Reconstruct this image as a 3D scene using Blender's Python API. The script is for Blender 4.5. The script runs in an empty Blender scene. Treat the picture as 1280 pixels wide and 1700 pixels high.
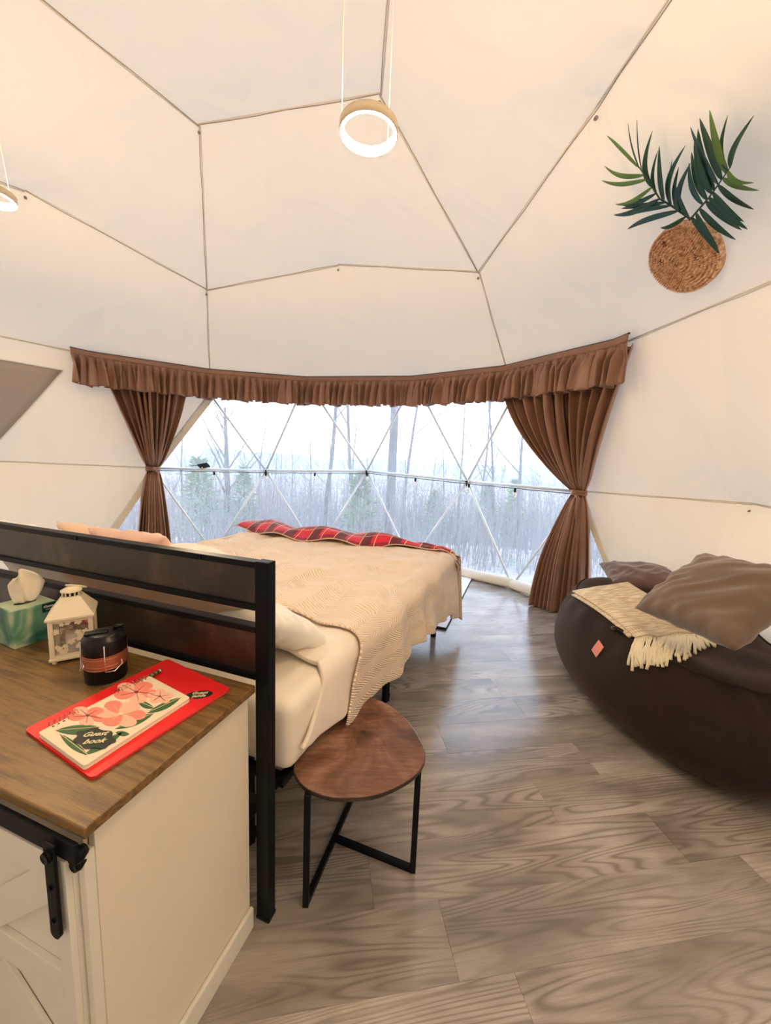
import bpy, bmesh, math, random
import numpy as np
from mathutils import Vector, Matrix
from mathutils.bvhtree import BVHTree
C = bpy.context.scene.collection
random.seed(7); rng = np.random.default_rng(7)
V = Vector

# ------------------------------------------------------------------ camera
FPX, PITCH, ROLL, CH = 648.58, math.radians(8.0), math.radians(2.35), 1.5
fw = V((0, math.cos(PITCH), -math.sin(PITCH)))
_u = V((0, math.sin(PITCH), math.cos(PITCH))); _x = V((1, 0, 0))
xr = math.cos(ROLL)*_x + math.sin(ROLL)*_u
ur = -math.sin(ROLL)*_x + math.cos(ROLL)*_u
cam_d = bpy.data.cameras.new('camera'); cam = bpy.data.objects.new('camera', cam_d); C.objects.link(cam)
cam_d.sensor_fit = 'HORIZONTAL'; cam_d.sensor_width = 36; cam_d.lens = 36*FPX/1280; cam_d.clip_start = .02; cam_d.clip_end = 500
cam.matrix_world = Matrix(((xr.x, ur.x, -fw.x, 0), (xr.y, ur.y, -fw.y, 0), (xr.z, ur.z, -fw.z, CH), (0, 0, 0, 1)))
bpy.context.scene.camera = cam
O = V((0, 0, CH))
def ray(x, y): return ((x-640)/FPX*xr - (y-850)/FPX*ur + fw).normalized()
def at_z(x, y, z):
    d = ray(x, y); return O + d*((z-CH)/d.z)
def at_y(x, y, Y):
    d = ray(x, y); return O + d*(Y/d.y)

# ------------------------------------------------------------------ world, exposure
sc = bpy.context.scene
sc.view_settings.view_transform = 'Standard'; sc.view_settings.look = 'None'
sc.view_settings.gamma = 1; sc.view_settings.use_curve_mapping = False
sc.view_settings.exposure = 1.25
sc.cycles.use_denoising = True; sc.cycles.max_bounces = 10; sc.cycles.diffuse_bounces = 6; sc.cycles.transparent_max_bounces = 16
sc.cycles.sample_clamp_indirect = 8
SKY = 1.55
LAMP = 150.0
w = bpy.data.worlds.new('sky'); sc.world = w; w.use_nodes = True
nt = w.node_tree; nt.nodes.clear()
tc = nt.nodes.new('ShaderNodeTexCoord'); sp = nt.nodes.new('ShaderNodeSeparateXYZ'); nt.links.new(tc.outputs['Generated'], sp.inputs[0])
rp = nt.nodes.new('ShaderNodeValToRGB'); nt.links.new(sp.outputs['Z'], rp.inputs[0])
e = rp.color_ramp.elements; e[0].position = 0; e[0].color = (1.0, .86, .70, 1); e[1].position = .9; e[1].color = (.45, .66, 1, 1)
m_ = e.new(.12); m_.color = (.98, .93, .86, 1); m_ = e.new(.35); m_.color = (.72, .84, 1, 1)
bg = nt.nodes.new('ShaderNodeBackground'); bg.inputs[1].default_value = SKY; nt.links.new(rp.outputs[0], bg.inputs[0])
ow = nt.nodes.new('ShaderNodeOutputWorld'); nt.links.new(bg.outputs[0], ow.inputs[0])
# low sun behind the hill, left of the window: weak and warm
sd = bpy.data.lights.new('sun', 'SUN'); sd.energy = .5; sd.color = (1, .72, .45); sd.angle = math.radians(6)
so = bpy.data.objects.new('sun', sd); C.objects.link(so); so.rotation_euler = V((-.45, .88, .10)).to_track_quat('Z', 'Y').to_euler()

# ------------------------------------------------------------------ helpers
LOC = {}
def thing(name, label, cat, loc=(0, 0, 0), rotz=0, group=None):
    o = bpy.data.objects.new(name, None); C.objects.link(o); o.empty_display_size = .05
    o.location = loc; o.rotation_euler = (0, 0, rotz)
    LOC[o.name] = Matrix.Translation(loc) @ Matrix.Rotation(rotz, 4, 'Z')
    tag(o, label, cat, group); return o
def tag(o, label=None, cat=None, group=None, kind=None):
    if label: o['label'] = label
    if cat: o['category'] = cat
    if group: o['group'] = group
    if kind: o['kind'] = kind
    return o
def obj(name, bm, m, parent=None, smooth=True, world=True, loc=None):
    me = bpy.data.meshes.new(name)
    if isinstance(bm, tuple):
        me.from_pydata([tuple(p) for p in bm[0]], [], [tuple(f) for f in bm[1]])
    else:
        bm.normal_update(); bm.to_mesh(me); bm.free()
    o = bpy.data.objects.new(name, me); C.objects.link(o)
    if smooth:
        me.polygons.foreach_set('use_smooth', [True]*len(me.polygons))
    if m: me.materials.append(m)
    if parent:
        o.parent = parent; LOC[o.name] = LOC[parent.name]
        if world: me.transform(LOC[parent.name].inverted())
    else:
        if loc is not None:
            me.transform(Matrix.Translation(-V(loc))); o.location = loc
        LOC[o.name] = Matrix.Translation(o.location)
    me.update(); return o
def autosmooth(o, deg=35):
    me = o.data
    bm = bmesh.new(); bm.from_mesh(me)
    for ed in bm.edges:
        if len(ed.link_faces) == 2 and ed.calc_face_angle(0) > math.radians(deg): ed.smooth = False
    bm.to_mesh(me); bm.free(); return o
def box(bm, c, s, R=None, bev=0, seg=2):
    """axis box centred c with full size s, optional 3x3/4x4 rotation R about c"""
    r = bmesh.ops.create_cube(bm, size=1)
    vs = r['verts']
    M = Matrix.Translation(V(c)) @ ((R.to_4x4() if R else Matrix.Identity(4))) @ Matrix.Diagonal((*s, 1))
    bmesh.ops.transform(bm, matrix=M, verts=vs)
    if bev:
        es = list({ed for v_ in vs for ed in v_.link_edges})
        bmesh.ops.bevel(bm, geom=es, offset=bev, segments=seg, affect='EDGES', profile=.6)
    return vs
def tube(bm, pts, r, n=8, cap=True):
    pts = [V(p) for p in pts]; N = len(pts)
    rs = r if hasattr(r, '__len__') else [r]*N
    t0 = (pts[1]-pts[0]).normalized(); a = t0.orthogonal().normalized(); rings = []
    for i, p in enumerate(pts):
        t = (pts[min(i+1, N-1)]-pts[max(i-1, 0)])
        t = t.normalized() if t.length > 1e-9 else t0
        a = (a - t*a.dot(t)); a = a.normalized() if a.length > 1e-6 else t.orthogonal().normalized()
        b = t.cross(a)
        rings.append([bm.verts.new(p + (a*math.cos(2*math.pi*k/n)+b*math.sin(2*math.pi*k/n))*rs[i]) for k in range(n)])
    for i in range(N-1):
        for k in range(n):
            bm.faces.new((rings[i][k], rings[i][(k+1) % n], rings[i+1][(k+1) % n], rings[i+1][k]))
    if cap:
        bm.faces.new(rings[0][::-1]); bm.faces.new(rings[-1])
def lathe(bm, prof, c, n=24, ax=V((0, 0, 1)), close=False):
    """profile list (r, h) around axis through c"""
    c = V(c); ax = ax.normalized(); a = ax.orthogonal().normalized(); b = ax.cross(a); rings = []
    for (r, h) in prof:
        if r < 1e-6: rings.append([bm.verts.new(c+ax*h)])
        else: rings.append([bm.verts.new(c+ax*h+(a*math.cos(2*math.pi*k/n)+b*math.sin(2*math.pi*k/n))*r) for k in range(n)])
    seq = list(zip(rings, rings[1:])) + ([(rings[-1], rings[0])] if close else [])
    for A, B in seq:
        if len(A) == 1 and len(B) == 1: continue
        for k in range(n):
            k2 = (k+1) % n
            if len(A) == 1: bm.faces.new((A[0], B[k], B[k2]))
            elif len(B) == 1: bm.faces.new((A[k], A[k2], B[0]))
            else: bm.faces.new((A[k], A[k2], B[k2], B[k]))
def grid(fn, nu, nv, closed_u=False):
    """(verts, faces) from fn(u,v) on [0,1]^2"""
    vs = [fn(i/(nu if closed_u else nu-1), j/(nv-1)) for j in range(nv) for i in range(nu)]
    fs = []
    for j in range(nv-1):
        for i in range(nu if closed_u else nu-1):
            a = j*nu+i; b = j*nu+(i+1) % nu
            fs.append((a, b, b+nu, a+nu))
    return vs, fs
def solid(o, th, off=0, bevel=False):
    md = o.modifiers.new('thickness', 'SOLIDIFY'); md.thickness = th; md.offset = off; return o
def prism(bm, poly, z0, z1):
    """poly list of (x,y) ccw"""
    lo = [bm.verts.new((x, y, z0)) for x, y in poly]; hi = [bm.verts.new((x, y, z1)) for x, y in poly]
    n = len(poly)
    bm.faces.new(hi); bm.faces.new(lo[::-1])
    for k in range(n): bm.faces.new((lo[k], lo[(k+1) % n], hi[(k+1) % n], hi[k]))
def B(): return bmesh.new()
def rotz(deg): return Matrix.Rotation(math.radians(deg), 3, 'Z')
def frame(ax, ay, az): return Matrix((ax, ay, az)).transposed()
def lerp(a, b, t): return a*(1-t)+b*t
def smooth01(t): t = max(0, min(1, t)); return t*t*(3-2*t)
def interp(x, xs, ys): return float(np.interp(x, xs, ys))
def copy_tree(o, parent=None):
    c = o.copy(); C.objects.link(c)
    if parent: c.parent = parent
    LOC[c.name] = LOC[o.name]
    for ch in list(o.children): copy_tree(ch, c)
    return c
# value noise for cloth wrinkles
_P = rng.random((64, 64))
def vn(x, y):
    xi, yi = math.floor(x), math.floor(y); fx, fy = x-xi, y-yi
    fx = fx*fx*(3-2*fx); fy = fy*fy*(3-2*fy)
    g = lambda i, j: _P[i % 64, j % 64]
    return (g(xi, yi)*(1-fx)+g(xi+1, yi)*fx)*(1-fy)+(g(xi, yi+1)*(1-fx)+g(xi+1, yi+1)*fx)*fy - .5

# ------------------------------------------------------------------ materials
class NT:
    def __init__(s, name):
        s.m = bpy.data.materials.new(name); s.m.use_nodes = True; s.t = s.m.node_tree; s.t.nodes.clear()
        s.out = s.n('OutputMaterial')
    def n(s, typ, **kw):
        nd = s.t.nodes.new('ShaderNode'+typ)
        for k, v_ in kw.items(): setattr(nd, k, v_)
        return nd
    def set(s, sock, v_):
        if isinstance(v_, bpy.types.NodeSocket): s.t.links.new(v_, sock)
        elif isinstance(v_, (tuple, list)) and len(v_) == 3 and sock.type == 'RGBA': sock.default_value = (*v_, 1)
        else: sock.default_value = v_
    def bsdf(s, col, rough=.6, **kw):
        b = s.n('BsdfPrincipled'); s.set(b.inputs['Base Color'], col); s.set(b.inputs['Roughness'], rough)
        for k, v_ in kw.items(): s.set(b.inputs[k.replace('_', ' ')], v_)
        return b
    def co(s, which='Object', scale=(1, 1, 1), rnd=False, rot=(0, 0, 0)):
        t = s.n('TexCoord'); mp = s.n('Mapping'); mp.inputs['Scale'].default_value = scale; mp.inputs['Rotation'].default_value = rot
        s.t.links.new(t.outputs[which], mp.inputs[0])
        if rnd:
            oi = s.n('ObjectInfo'); ml = s.n('VectorMath', operation='SCALE'); cx = s.n('CombineXYZ')
            s.t.links.new(oi.outputs['Random'], cx.inputs[0]); s.t.links.new(oi.outputs['Random'], cx.inputs[1]); s.t.links.new(oi.outputs['Random'], cx.inputs[2])
            s.t.links.new(cx.outputs[0], ml.inputs[0]); ml.inputs['Scale'].default_value = 37.
            ad = s.n('VectorMath', operation='ADD'); s.t.links.new(mp.outputs[0], ad.inputs[0]); s.t.links.new(ml.outputs[0], ad.inputs[1])
            return ad.outputs[0]
        return mp.outputs[0]
    def noise(s, vec, scale=5, detail=3, rough=.5, dist=0):
        nd = s.n('TexNoise'); s.set(nd.inputs['Vector'], vec); nd.inputs['Scale'].default_value = scale
        nd.inputs['Detail'].default_value = detail; nd.inputs['Roughness'].default_value = rough; nd.inputs['Distortion'].default_value = dist
        return nd.outputs['Fac']
    def ramp(s, fac, stops, interp='LINEAR'):
        r = s.n('ValToRGB'); s.set(r.inputs[0], fac); el = r.color_ramp.elements; r.color_ramp.interpolation = interp
        for i, (p, c) in enumerate(stops):
            q = el[i] if i < 2 else el.new(p)
            q.position = p; q.color = (*c, 1) if len(c) == 3 else c
        return r.outputs[0]
    def math(s, op, a, b=0., c=None):
        nd = s.n('Math', operation=op); s.set(nd.inputs[0], a); s.set(nd.inputs[1], b)
        if c is not None: s.set(nd.inputs[2], c)
        return nd.outputs[0]
    def mix(s, fac, a, b, mode='MIX'):
        nd = s.n('MixRGB', blend_type=mode); s.set(nd.inputs[0], fac); s.set(nd.inputs[1], a); s.set(nd.inputs[2], b); return nd.outputs[0]
    def bump(s, h, strength=.3, dist=.01):
        nd = s.n('Bump'); s.set(nd.inputs['Height'], h); nd.inputs['Strength'].default_value = strength; nd.inputs['Distance'].default_value = dist
        return nd.outputs[0]
    def done(s, sh): s.t.links.new(sh if isinstance(sh, bpy.types.NodeSocket) else sh.outputs[0], s.out.inputs[0]); return s.m
def plain(name, col, rough=.5, metal=0., **kw):
    t = NT(name); return t.done(t.bsdf(col, rough, Metallic=metal, **kw))
def cloth(name, col, col2=None, scale=400, strength=.25, rough=.85, sheen=.3, big=6):
    t = NT(name); v_ = t.co('Object')
    c = t.mix(t.noise(v_, big, 3), col, col2 or tuple(k*.85 for k in col))
    h = t.noise(v_, scale, 2)
    return t.done(t.bsdf(c, rough, Normal=t.bump(h, strength, .002), Sheen_Weight=sheen))

# canvas liner: lets daylight through a little
def mk_canvas():
    t = NT('canvas_liner'); v_ = t.co('Object')
    c = t.mix(t.noise(v_, 1.3, 2), (.86, .755, .59), (.83, .735, .59))
    wr = t.noise(t.co('Object', (1, 1, .35)), 2.2, 2, .5, .6)
    wr2 = t.noise(t.co('Object', (1, 1, .22)), 5.5, 1, .4, .3)
    nrm = t.bump(t.math('ADD', wr, t.math('MULTIPLY', wr2, .25)), .6, .09)
    d = t.bsdf(c, .8, Normal=nrm, Specular_IOR_Level=.2)
    tr = t.n('BsdfTranslucent'); t.set(tr.inputs[0], (.80, .74, .65))
    mx = t.n('MixShader'); mx.inputs[0].default_value = .13
    t.t.links.new(d.outputs[0], mx.inputs[1]); t.t.links.new(tr.outputs[0], mx.inputs[2]); return t.done(mx)
def mk_vinyl():
    t = NT('clear_vinyl'); v_ = t.co('Object', (5, 5, .5))
    st = t.noise(v_, 7, 4, .65)
    st2 = t.noise(t.co('Object', (1, 1, 1)), 1.2, 2)
    fac = t.math('MULTIPLY_ADD', st, .30, .03)
    fac = t.math('MULTIPLY_ADD', st2, .10, fac)
    a = t.n('BsdfTransparent'); t.set(a.inputs[0], (.96, .98, 1))
    tr = t.n('BsdfTranslucent'); t.set(tr.inputs[0], (.82, .92, 1))
    df = t.n('BsdfDiffuse'); t.set(df.inputs[0], (.7, .75, .8))
    m1 = t.n('MixShader'); m1.inputs[0].default_value = .15; t.t.links.new(tr.outputs[0], m1.inputs[1]); t.t.links.new(df.outputs[0], m1.inputs[2])
    m2 = t.n('MixShader'); t.set(m2.inputs[0], fac); t.t.links.new(a.outputs[0], m2.inputs[1]); t.t.links.new(m1.outputs[0], m2.inputs[2])
    g = t.n('BsdfGlossy'); g.inputs['Roughness'].default_value = .12
    m3 = t.n('MixShader'); m3.inputs[0].default_value = .03; t.t.links.new(m2.outputs[0], m3.inputs[1]); t.t.links.new(g.outputs[0], m3.inputs[2])
    return t.done(m3)
def mk_plank():
    t = NT('vinyl_plank'); v_ = t.co('Object', (.55, 5.2, 1), rnd=True)
    big = t.noise(v_, 1.7, 1.0, .4, .12)
    rings = t.math('SINE', t.math('MULTIPLY', big, 120.))
    rings = t.math('MULTIPLY_ADD', rings, .5, .5)
    rings = t.math('POWER', rings, 2.6)
    fine = t.noise(t.co('Object', (3, 90, 1), rnd=True), 4, 4, .7)
    blot = t.noise(t.co('Object', (1, 3, 1), rnd=True), 2.2, 3)
    msk = t.ramp(t.noise(t.co('Object', (1, 2.2, 1), rnd=True), 1.6, 2), [(.38, (.12,)*3), (.58, (1,)*3)])
    base = t.ramp(blot, [(.3, (.17, .145, .125)), (.5, (.30, .262, .232)), (.7, (.44, .395, .355))])
    c = t.mix(t.math('MULTIPLY', t.math('MULTIPLY', rings, msk), .68), base, (.095, .075, .062))
    c = t.mix(t.math('MULTIPLY', t.math('SUBTRACT', fine, .2), .95), c, (.12, .10, .086))
    oi = t.n('ObjectInfo'); hs = t.n('HueSaturation'); t.set(hs.inputs['Color'], c)
    t.set(hs.inputs['Value'], t.math('MULTIPLY_ADD', oi.outputs['Random'], .28, 1.22))
    return t.done(t.bsdf(hs.outputs[0], t.math('MULTIPLY_ADD', fine, .14, .12), Normal=t.bump(t.math('ADD', fine, t.math('MULTIPLY', rings, .4)), .10, .002), Specular_IOR_Level=.75, Coat_Weight=.25, Coat_Roughness=.18))
def mk_wood(name, dark, light, scale=(1, 9, 9), ring=60, rough=.4, rot=(0, 0, 0), spec=.5, rw=.45):
    t = NT(name); v_ = t.co('Object', scale, rot=rot)
    n1 = t.noise(v_, 1.4, 2, .5, .3); rg = t.math('MULTIPLY_ADD', t.math('SINE', t.math('MULTIPLY', n1, ring)), .5, .5)
    fine = t.noise(t.co('Object', tuple(k*6 for k in scale), rot=rot), 3, 4, .7)
    f = t.math('ADD', t.math('MULTIPLY', rg, rw), t.math('MULTIPLY', fine, 1.05-rw))
    c = t.ramp(f, [(.2, light), (.85, dark)])
    return t.done(t.bsdf(c, rough, Normal=t.bump(fine, .15, .002), Specular_IOR_Level=spec))
def mk_mottle(name, cols, scale=6, rough=.35):
    t = NT(name); v_ = t.co('Object', (1, 1, 1))
    n1 = t.noise(v_, scale, 5, .6, .8); n2 = t.noise(t.co('Object', (2, 14, 2), rot=(0, 0, .6)), 5, 4, .7)
    f = t.math('ADD', t.math('MULTIPLY', n1, .75), t.math('MULTIPLY', n2, .25))
    c = t.ramp(f, [(.33, cols[0]), (.5, cols[1]), (.66, cols[2])])
    return t.done(t.bsdf(c, rough, Normal=t.bump(n2, .1, .002)))
def mk_quilt():
    t = NT('ribbed_coverlet')
    uv = t.n('UVMap'); sep = t.n('SeparateXYZ'); t.t.links.new(uv.outputs[0], sep.inputs[0])
    nz = t.noise(t.co('UV', (1, 1, 1)), 3.2, 2)
    # herringbone ribs: zig zag of v across u
    zz = t.math('PINGPONG', t.math('MULTIPLY', sep.outputs['X'], 1.), .11)
    ph = t.math('ADD', t.math('MULTIPLY', sep.outputs['Y'], 1.), t.math('MULTIPLY', zz, .8))
    ph = t.math('ADD', ph, t.math('MULTIPLY', nz, .10))
    rib = t.math('MULTIPLY_ADD', t.math('SINE', t.math('MULTIPLY', ph, 330.)), .5, .5)
    c = t.mix(rib, (.76, .55, .40), (.94, .82, .67))
    return t.done(t.bsdf(c, .9, Normal=t.bump(rib, .7, .008), Sheen_Weight=.2))
def mk_plaid():
    t = NT('red_plaid'); uv = t.n('UVMap'); sp_ = t.n('SeparateXYZ'); t.t.links.new(uv.outputs[0], sp_.inputs[0])
    def stripes(x, per, w_, off=0.):
        f = t.math('FRACT', t.math('ADD', t.math('DIVIDE', x, per), off)); return t.math('LESS_THAN', f, w_)
    dk = t.math('MAXIMUM', t.math('MULTIPLY', stripes(sp_.outputs['X'], .27, .36), .85), t.math('MULTIPLY', stripes(sp_.outputs['Y'], .24, .35), .6))
    c = t.mix(dk, (.62, .014, .045), (.04, .01, .015))
    c = t.mix(t.math('MULTIPLY', t.math('MAXIMUM', stripes(sp_.outputs['X'], .135, .05, .3), stripes(sp_.outputs['Y'], .21, .035, .4)), .85), c, (.8, .6, .42))
    return t.done(t.bsdf(c, .9, Normal=t.bump(t.noise(t.co('Object'), 300, 2), .3, .003), Sheen_Weight=.3))
def mk_cord():
    t = NT('brown_corduroy'); 
    uv = t.n('UVMap'); sp_ = t.n('SeparateXYZ'); t.t.links.new(uv.outputs[0], sp_.inputs[0])
    rib = t.math('MULTIPLY', t.math('MULTIPLY_ADD', t.math('SINE', t.math('MULTIPLY', sp_.outputs['Y'], 900.)), .5, .5),
                 t.math('MULTIPLY_ADD', t.math('SINE', t.math('MULTIPLY', sp_.outputs['X'], 1100.)), .5, .5))
    n1 = t.noise(t.co('Object'), 4, 3)
    c = t.mix(n1, (.010, .0055, .0045), (.026, .015, .012)); c = t.mix(t.math('MULTIPLY', rib, .4), c, (.06, .036, .03))
    return t.done(t.bsdf(c, .8, Normal=t.bump(rib, .5, .004), Specular_IOR_Level=.2, Sheen_Weight=.28, Sheen_Roughness=.3, Sheen_Tint=(.7, .48, .40)))
def mk_weave():
    t = NT('oatmeal_weave'); v_ = t.co('UV')
    sp_ = t.n('SeparateXYZ'); t.t.links.new(v_, sp_.inputs[0])
    a = t.math('MULTIPLY_ADD', t.math('SINE', t.math('MULTIPLY', sp_.outputs['X'], 380.)), .5, .5)
    b = t.math('MULTIPLY_ADD', t.math('SINE', t.math('MULTIPLY', sp_.outputs['Y'], 700.)), .5, .5)
    nz = t.noise(t.co('UV', (3, 22, 1)), 3, 3)
    c = t.mix(t.ramp(nz, [(.4, (0,)*3), (.6, (1,)*3)]), (.80, .70, .52), (.50, .34, .18)); c = t.mix(t.math('MULTIPLY', a, .35), c, (.9, .82, .66))
    return t.done(t.bsdf(c, .9, Normal=t.bump(t.math('ADD', a, b), .5, .004)))
def mk_tissue_box():
    t = NT('tissue_box_print'); n1 = t.noise(t.co('Object', (1, 1, 1)), 9, 2, .5, .8)
    c = t.ramp(n1, [(.36, (.03, .16, .12)), (.5, (.16, .36, .25)), (.60, (.50, .58, .40)), (.72, (.75, .72, .58))])
    return t.done(t.bsdf(c, .45))
def mk_leaf(name, a, b):
    t = NT(name); c = t.mix(t.noise(t.co('Object'), 7, 2), a, b); return t.done(t.bsdf(c, .45))
def mk_bark():
    t = NT('bare_bark'); c = t.mix(t.noise(t.co('Object', (1, 1, .3)), 3, 4, .6), (.06, .05, .05), (.16, .13, .13)); return t.done(t.bsdf(c, .95))
def mk_ground():
    t = NT('leaf_litter'); v_ = t.co('Object'); n1 = t.noise(v_, .35, 6, .7); n2 = t.noise(v_, 6, 4, .7)
    c = t.ramp(t.math('ADD', t.math('MULTIPLY', n1, .6), t.math('MULTIPLY', n2, .4)), [(.38, (.15, .24, .11)), (.5, (.40, .30, .28)), (.60, (.56, .50, .50))])
    return t.done(t.bsdf(c, 1))
def emis(name, col, s):
    t = NT(name); em = t.n('Emission'); t.set(em.inputs[0], col); em.inputs[1].default_value = s; return t.done(em)
def mk_pattern():
    t = NT('lantern_cutout_metal')
    vo = t.n('TexVoronoi'); t.set(vo.inputs['Vector'], t.co('Object')); vo.inputs['Scale'].default_value = 60
    c = t.ramp(vo.outputs['Distance'], [(.0, (.8, .7, .52)), (.45, (.75, .65, .48))])
    return t.done(t.bsdf(c, .5))

M = dict(seam_pale=plain('pale_seam_thread', (.62, .52, .38), .8),
    canvas=mk_canvas(), vinyl=mk_vinyl(), plank=mk_plank(),
    seam=plain('seam_shadow_tan', (.36, .26, .16), .8), piping=plain('canvas_piping', (.74, .68, .58), .8),  # tan seam colour is the shadow line along the seam, put into the cord
    skirt=cloth('skirt_canvas', (.80, .74, .62), (.72, .66, .54), 60, .2, .7, .1),
    slab=plain('subfloor', (.24, .205, .175), .9),
    strut=plain('white_steel_tube', (.72, .76, .80), .35, .1), hub=plain('dark_hub', (.03, .03, .035), .4, .5),
    button=plain('snap_button', (.35, .30, .24), .4, .6),
    grey_vent=cloth('grey_vent_cloth', (.42, .36, .31), (.36, .31, .28), 200, .2),
    black=plain('black_powder_coat', (.003, .003, .004), .42, 0., Specular_IOR_Level=.16), black_plastic=plain('black_plastic', (.004, .004, .005), .32, Specular_IOR_Level=.3),
    rail_wood=mk_mottle('dark_rustic_board', [(.008, .006, .005), (.03, .018, .013), (.10, .060, .040)], 3.5, .33),
    stool_wood=mk_mottle('rustic_brown_veneer', [(.03, .014, .009), (.17, .072, .04), (.34, .19, .13)], 4, .2),
    top_wood=mk_wood('oak_counter', (.055, .026, .009), (.30, .165, .05), (1.6, 26, 26), 22, .33, rw=.25),
    edge_wood=plain('counter_edge', (.13, .06, .025), .5),
    cream=mk_wood('cream_paint', (.74, .66, .53), (.78, .70, .58), (10, 10, .7), 6, .55, rw=.1), white_paint=plain('white_paint', (.74, .71, .62), .5),
    curtain=None, sheet=cloth('white_sheet', (.84, .78, .68), (.80, .73, .62), 300, .1, .8, .1, 3),
    duvet=cloth('white_duvet', (.82, .74, .66), (.78, .68, .58), 200, .12, .85, .2, 3),
    pillow=cloth('white_pillowcase', (.84, .80, .72), None, 300, .1, .8), tan=cloth('tan_pillowcase', (.74, .47, .31), (.80, .58, .42), 200, .2),
    pinkcase=cloth('blush_waffle', (.66, .42, .34), (.74, .52, .44), 90, .5),
    quilt=mk_quilt(), plaid=mk_plaid(), cord=mk_cord(), weave=mk_weave(), fringe=cloth('cream_yarn', (.85, .76, .55), None, 500, .3),
    suede=cloth('brown_velour', (.10, .062, .040), (.17, .108, .075), 150, .2, .8, .35, 5), suede2=cloth('dusky_brown_velour', (.12, .065, .055), None, 150, .2, .8, .4),
    patch=plain('pink_leather_label', (.75, .27, .20), .6),
    rug=cloth('white_rug', (.80, .78, .80), None, 120, .5), rug_edge=plain('dark_binding', (.02, .02, .03), .8),
    red=plain('red_cover', (.82, .018, .022), .35), paper=plain('white_paper', (.85, .80, .70), .7), cover=plain('cream_cover', (.84, .70, .52), .5),
    pink=plain('print_pink', (.85, .24, .18), .5), pink2=plain('print_light_pink', (.88, .48, .36), .5), green=plain('print_green', (.035, .12, .04), .5),
    oval=plain('black_label', (.012, .018, .012), .5), ink=plain('cream_ink', (.80, .72, .45), .6), yellow=plain('print_cream_yellow', (.85, .68, .36), .5), stamen=plain('print_dark_red', (.22, .03, .02), .5),
    wire=plain('wire_binding', (.55, .30, .22), .3, .8), pen=plain('pen_body', (.25, .30, .08), .3),
    lantern=plain('cream_enamel', (.80, .70, .52), .4), glass=None, copper=plain('copper_band', (.42, .16, .09), .38, .6), steel=plain('steel_wire', (.8, .75, .7), .25, .9),
    box_print=mk_tissue_box(), box_top=plain('box_top_pale_green', (.42, .52, .34), .5), tissue=plain('tissue_paper', (.86, .78, .66), .9), navy=plain('navy_badge', (.01, .03, .04), .5), white_ink=plain('white_ink', (.8, .85, .8), .6),
    jute=None, knot=plain('dark_knot', (.16, .045, .02), .8),
    leaf=mk_leaf('dark_palm', (.008, .045, .03), (.02, .09, .035)), leaf2=mk_leaf('bright_palm', (.07, .17, .025), (.16, .27, .05)), leaf3=mk_leaf('blue_green_palm', (.01, .05, .055), (.03, .11, .08)),
    bark=mk_bark(), ground=mk_ground(), twig=plain('winter_twigs', (.24, .21, .22), 1), pine=mk_leaf('cedar_green', (.10, .22, .07), (.28, .42, .14)),
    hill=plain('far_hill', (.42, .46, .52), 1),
    glow=emis('led_diffuser', (1, .725, .39), LAMP), lamp_body=plain('lamp_housing', (.75, .62, .42), .5), bulb=None,
)
def mk_curtain():
    t = NT('brown_satin'); c = t.mix(t.noise(t.co('Object', (1, 1, .4)), 9, 2), (.18, .085, .052), (.29, .15, .095))
    return t.done(t.bsdf(c, .38, Sheen_Weight=.5, Sheen_Tint=(.9, .6, .45), Normal=t.bump(t.noise(t.co('Object'), 350, 2), .15, .002)))
M['curtain'] = mk_curtain()
def mk_jute():
    t = NT('natural_jute'); n1 = t.noise(t.co('Object'), 55, 2, .5)
    c = t.ramp(n1, [(.30, (.36, .17, .09)), (.5, (.70, .42, .25)), (.68, (.86, .62, .42))]); return t.done(t.bsdf(c, .85, Normal=t.bump(n1, .6, .006)))
M['jute'] = mk_jute()
def mk_glass():
    t = NT('clear_glass'); a = t.n('BsdfTransparent'); g = t.n('BsdfGlossy'); g.inputs['Roughness'].default_value = .05
    m = t.n('MixShader'); m.inputs[0].default_value = .18; t.t.links.new(a.outputs[0], m.inputs[1]); t.t.links.new(g.outputs[0], m.inputs[2]); return t.done(m)
M['glass'] = mk_glass(); M['bulb'] = M['glass']
def mk_bulb():
    t = NT('bulb_glass'); a = t.n('BsdfTransparent'); b = t.bsdf((.95, .95, .95), .1); m = t.n('MixShader'); m.inputs[0].default_value = .6; t.t.links.new(a.outputs[0], m.inputs[1]); t.t.links.new(b.outputs[0], m.inputs[2]); return t.done(m)
M['bulb'] = mk_bulb()

# ------------------------------------------------------------------ dome geometry (three-frequency geodesic)
K = 1.0714; DR = 3.307*K; DC = V((-.9986*K, (5.4006-3.307)*K, 1.5+(.6849-1.5)*K)); A0 = .854
def icosa():
    vs = [(0, 0, 1)]
    for k in range(5): a = math.radians(72*k); s = 2/5**.5; vs.append((s*math.sin(a), s*math.cos(a), 1/5**.5))
    for k in range(5): a = math.radians(72*k+36); s = 2/5**.5; vs.append((s*math.sin(a), s*math.cos(a), -1/5**.5))
    vs.append((0, 0, -1)); return [V(v_) for v_ in vs]
IV = icosa(); NODES = []; TRI = []
def nid(p):
    for i, q in enumerate(NODES):
        if (p-q).length < .01: return i
    NODES.append(p.copy()); return len(NODES)-1
for a in range(12):
    for b in range(a+1, 12):
        for c in range(b+1, 12):
            if all(abs((IV[p]-IV[q]).length-1.0515) < .01 for p, q in ((a, b), (b, c), (a, c))):
                g = {}
                for i in range(4):
                    for j in range(4-i):
                        g[i, j] = nid(((IV[a]*i+IV[b]*j+IV[c]*(3-i-j))/3).normalized())
                for i in range(3):
                    for j in range(3-i):
                        TRI.append((g[i, j], g[i+1, j], g[i, j+1]))
                        if i+j < 2: TRI.append((g[i+1, j], g[i+1, j+1], g[i, j+1]))
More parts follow.
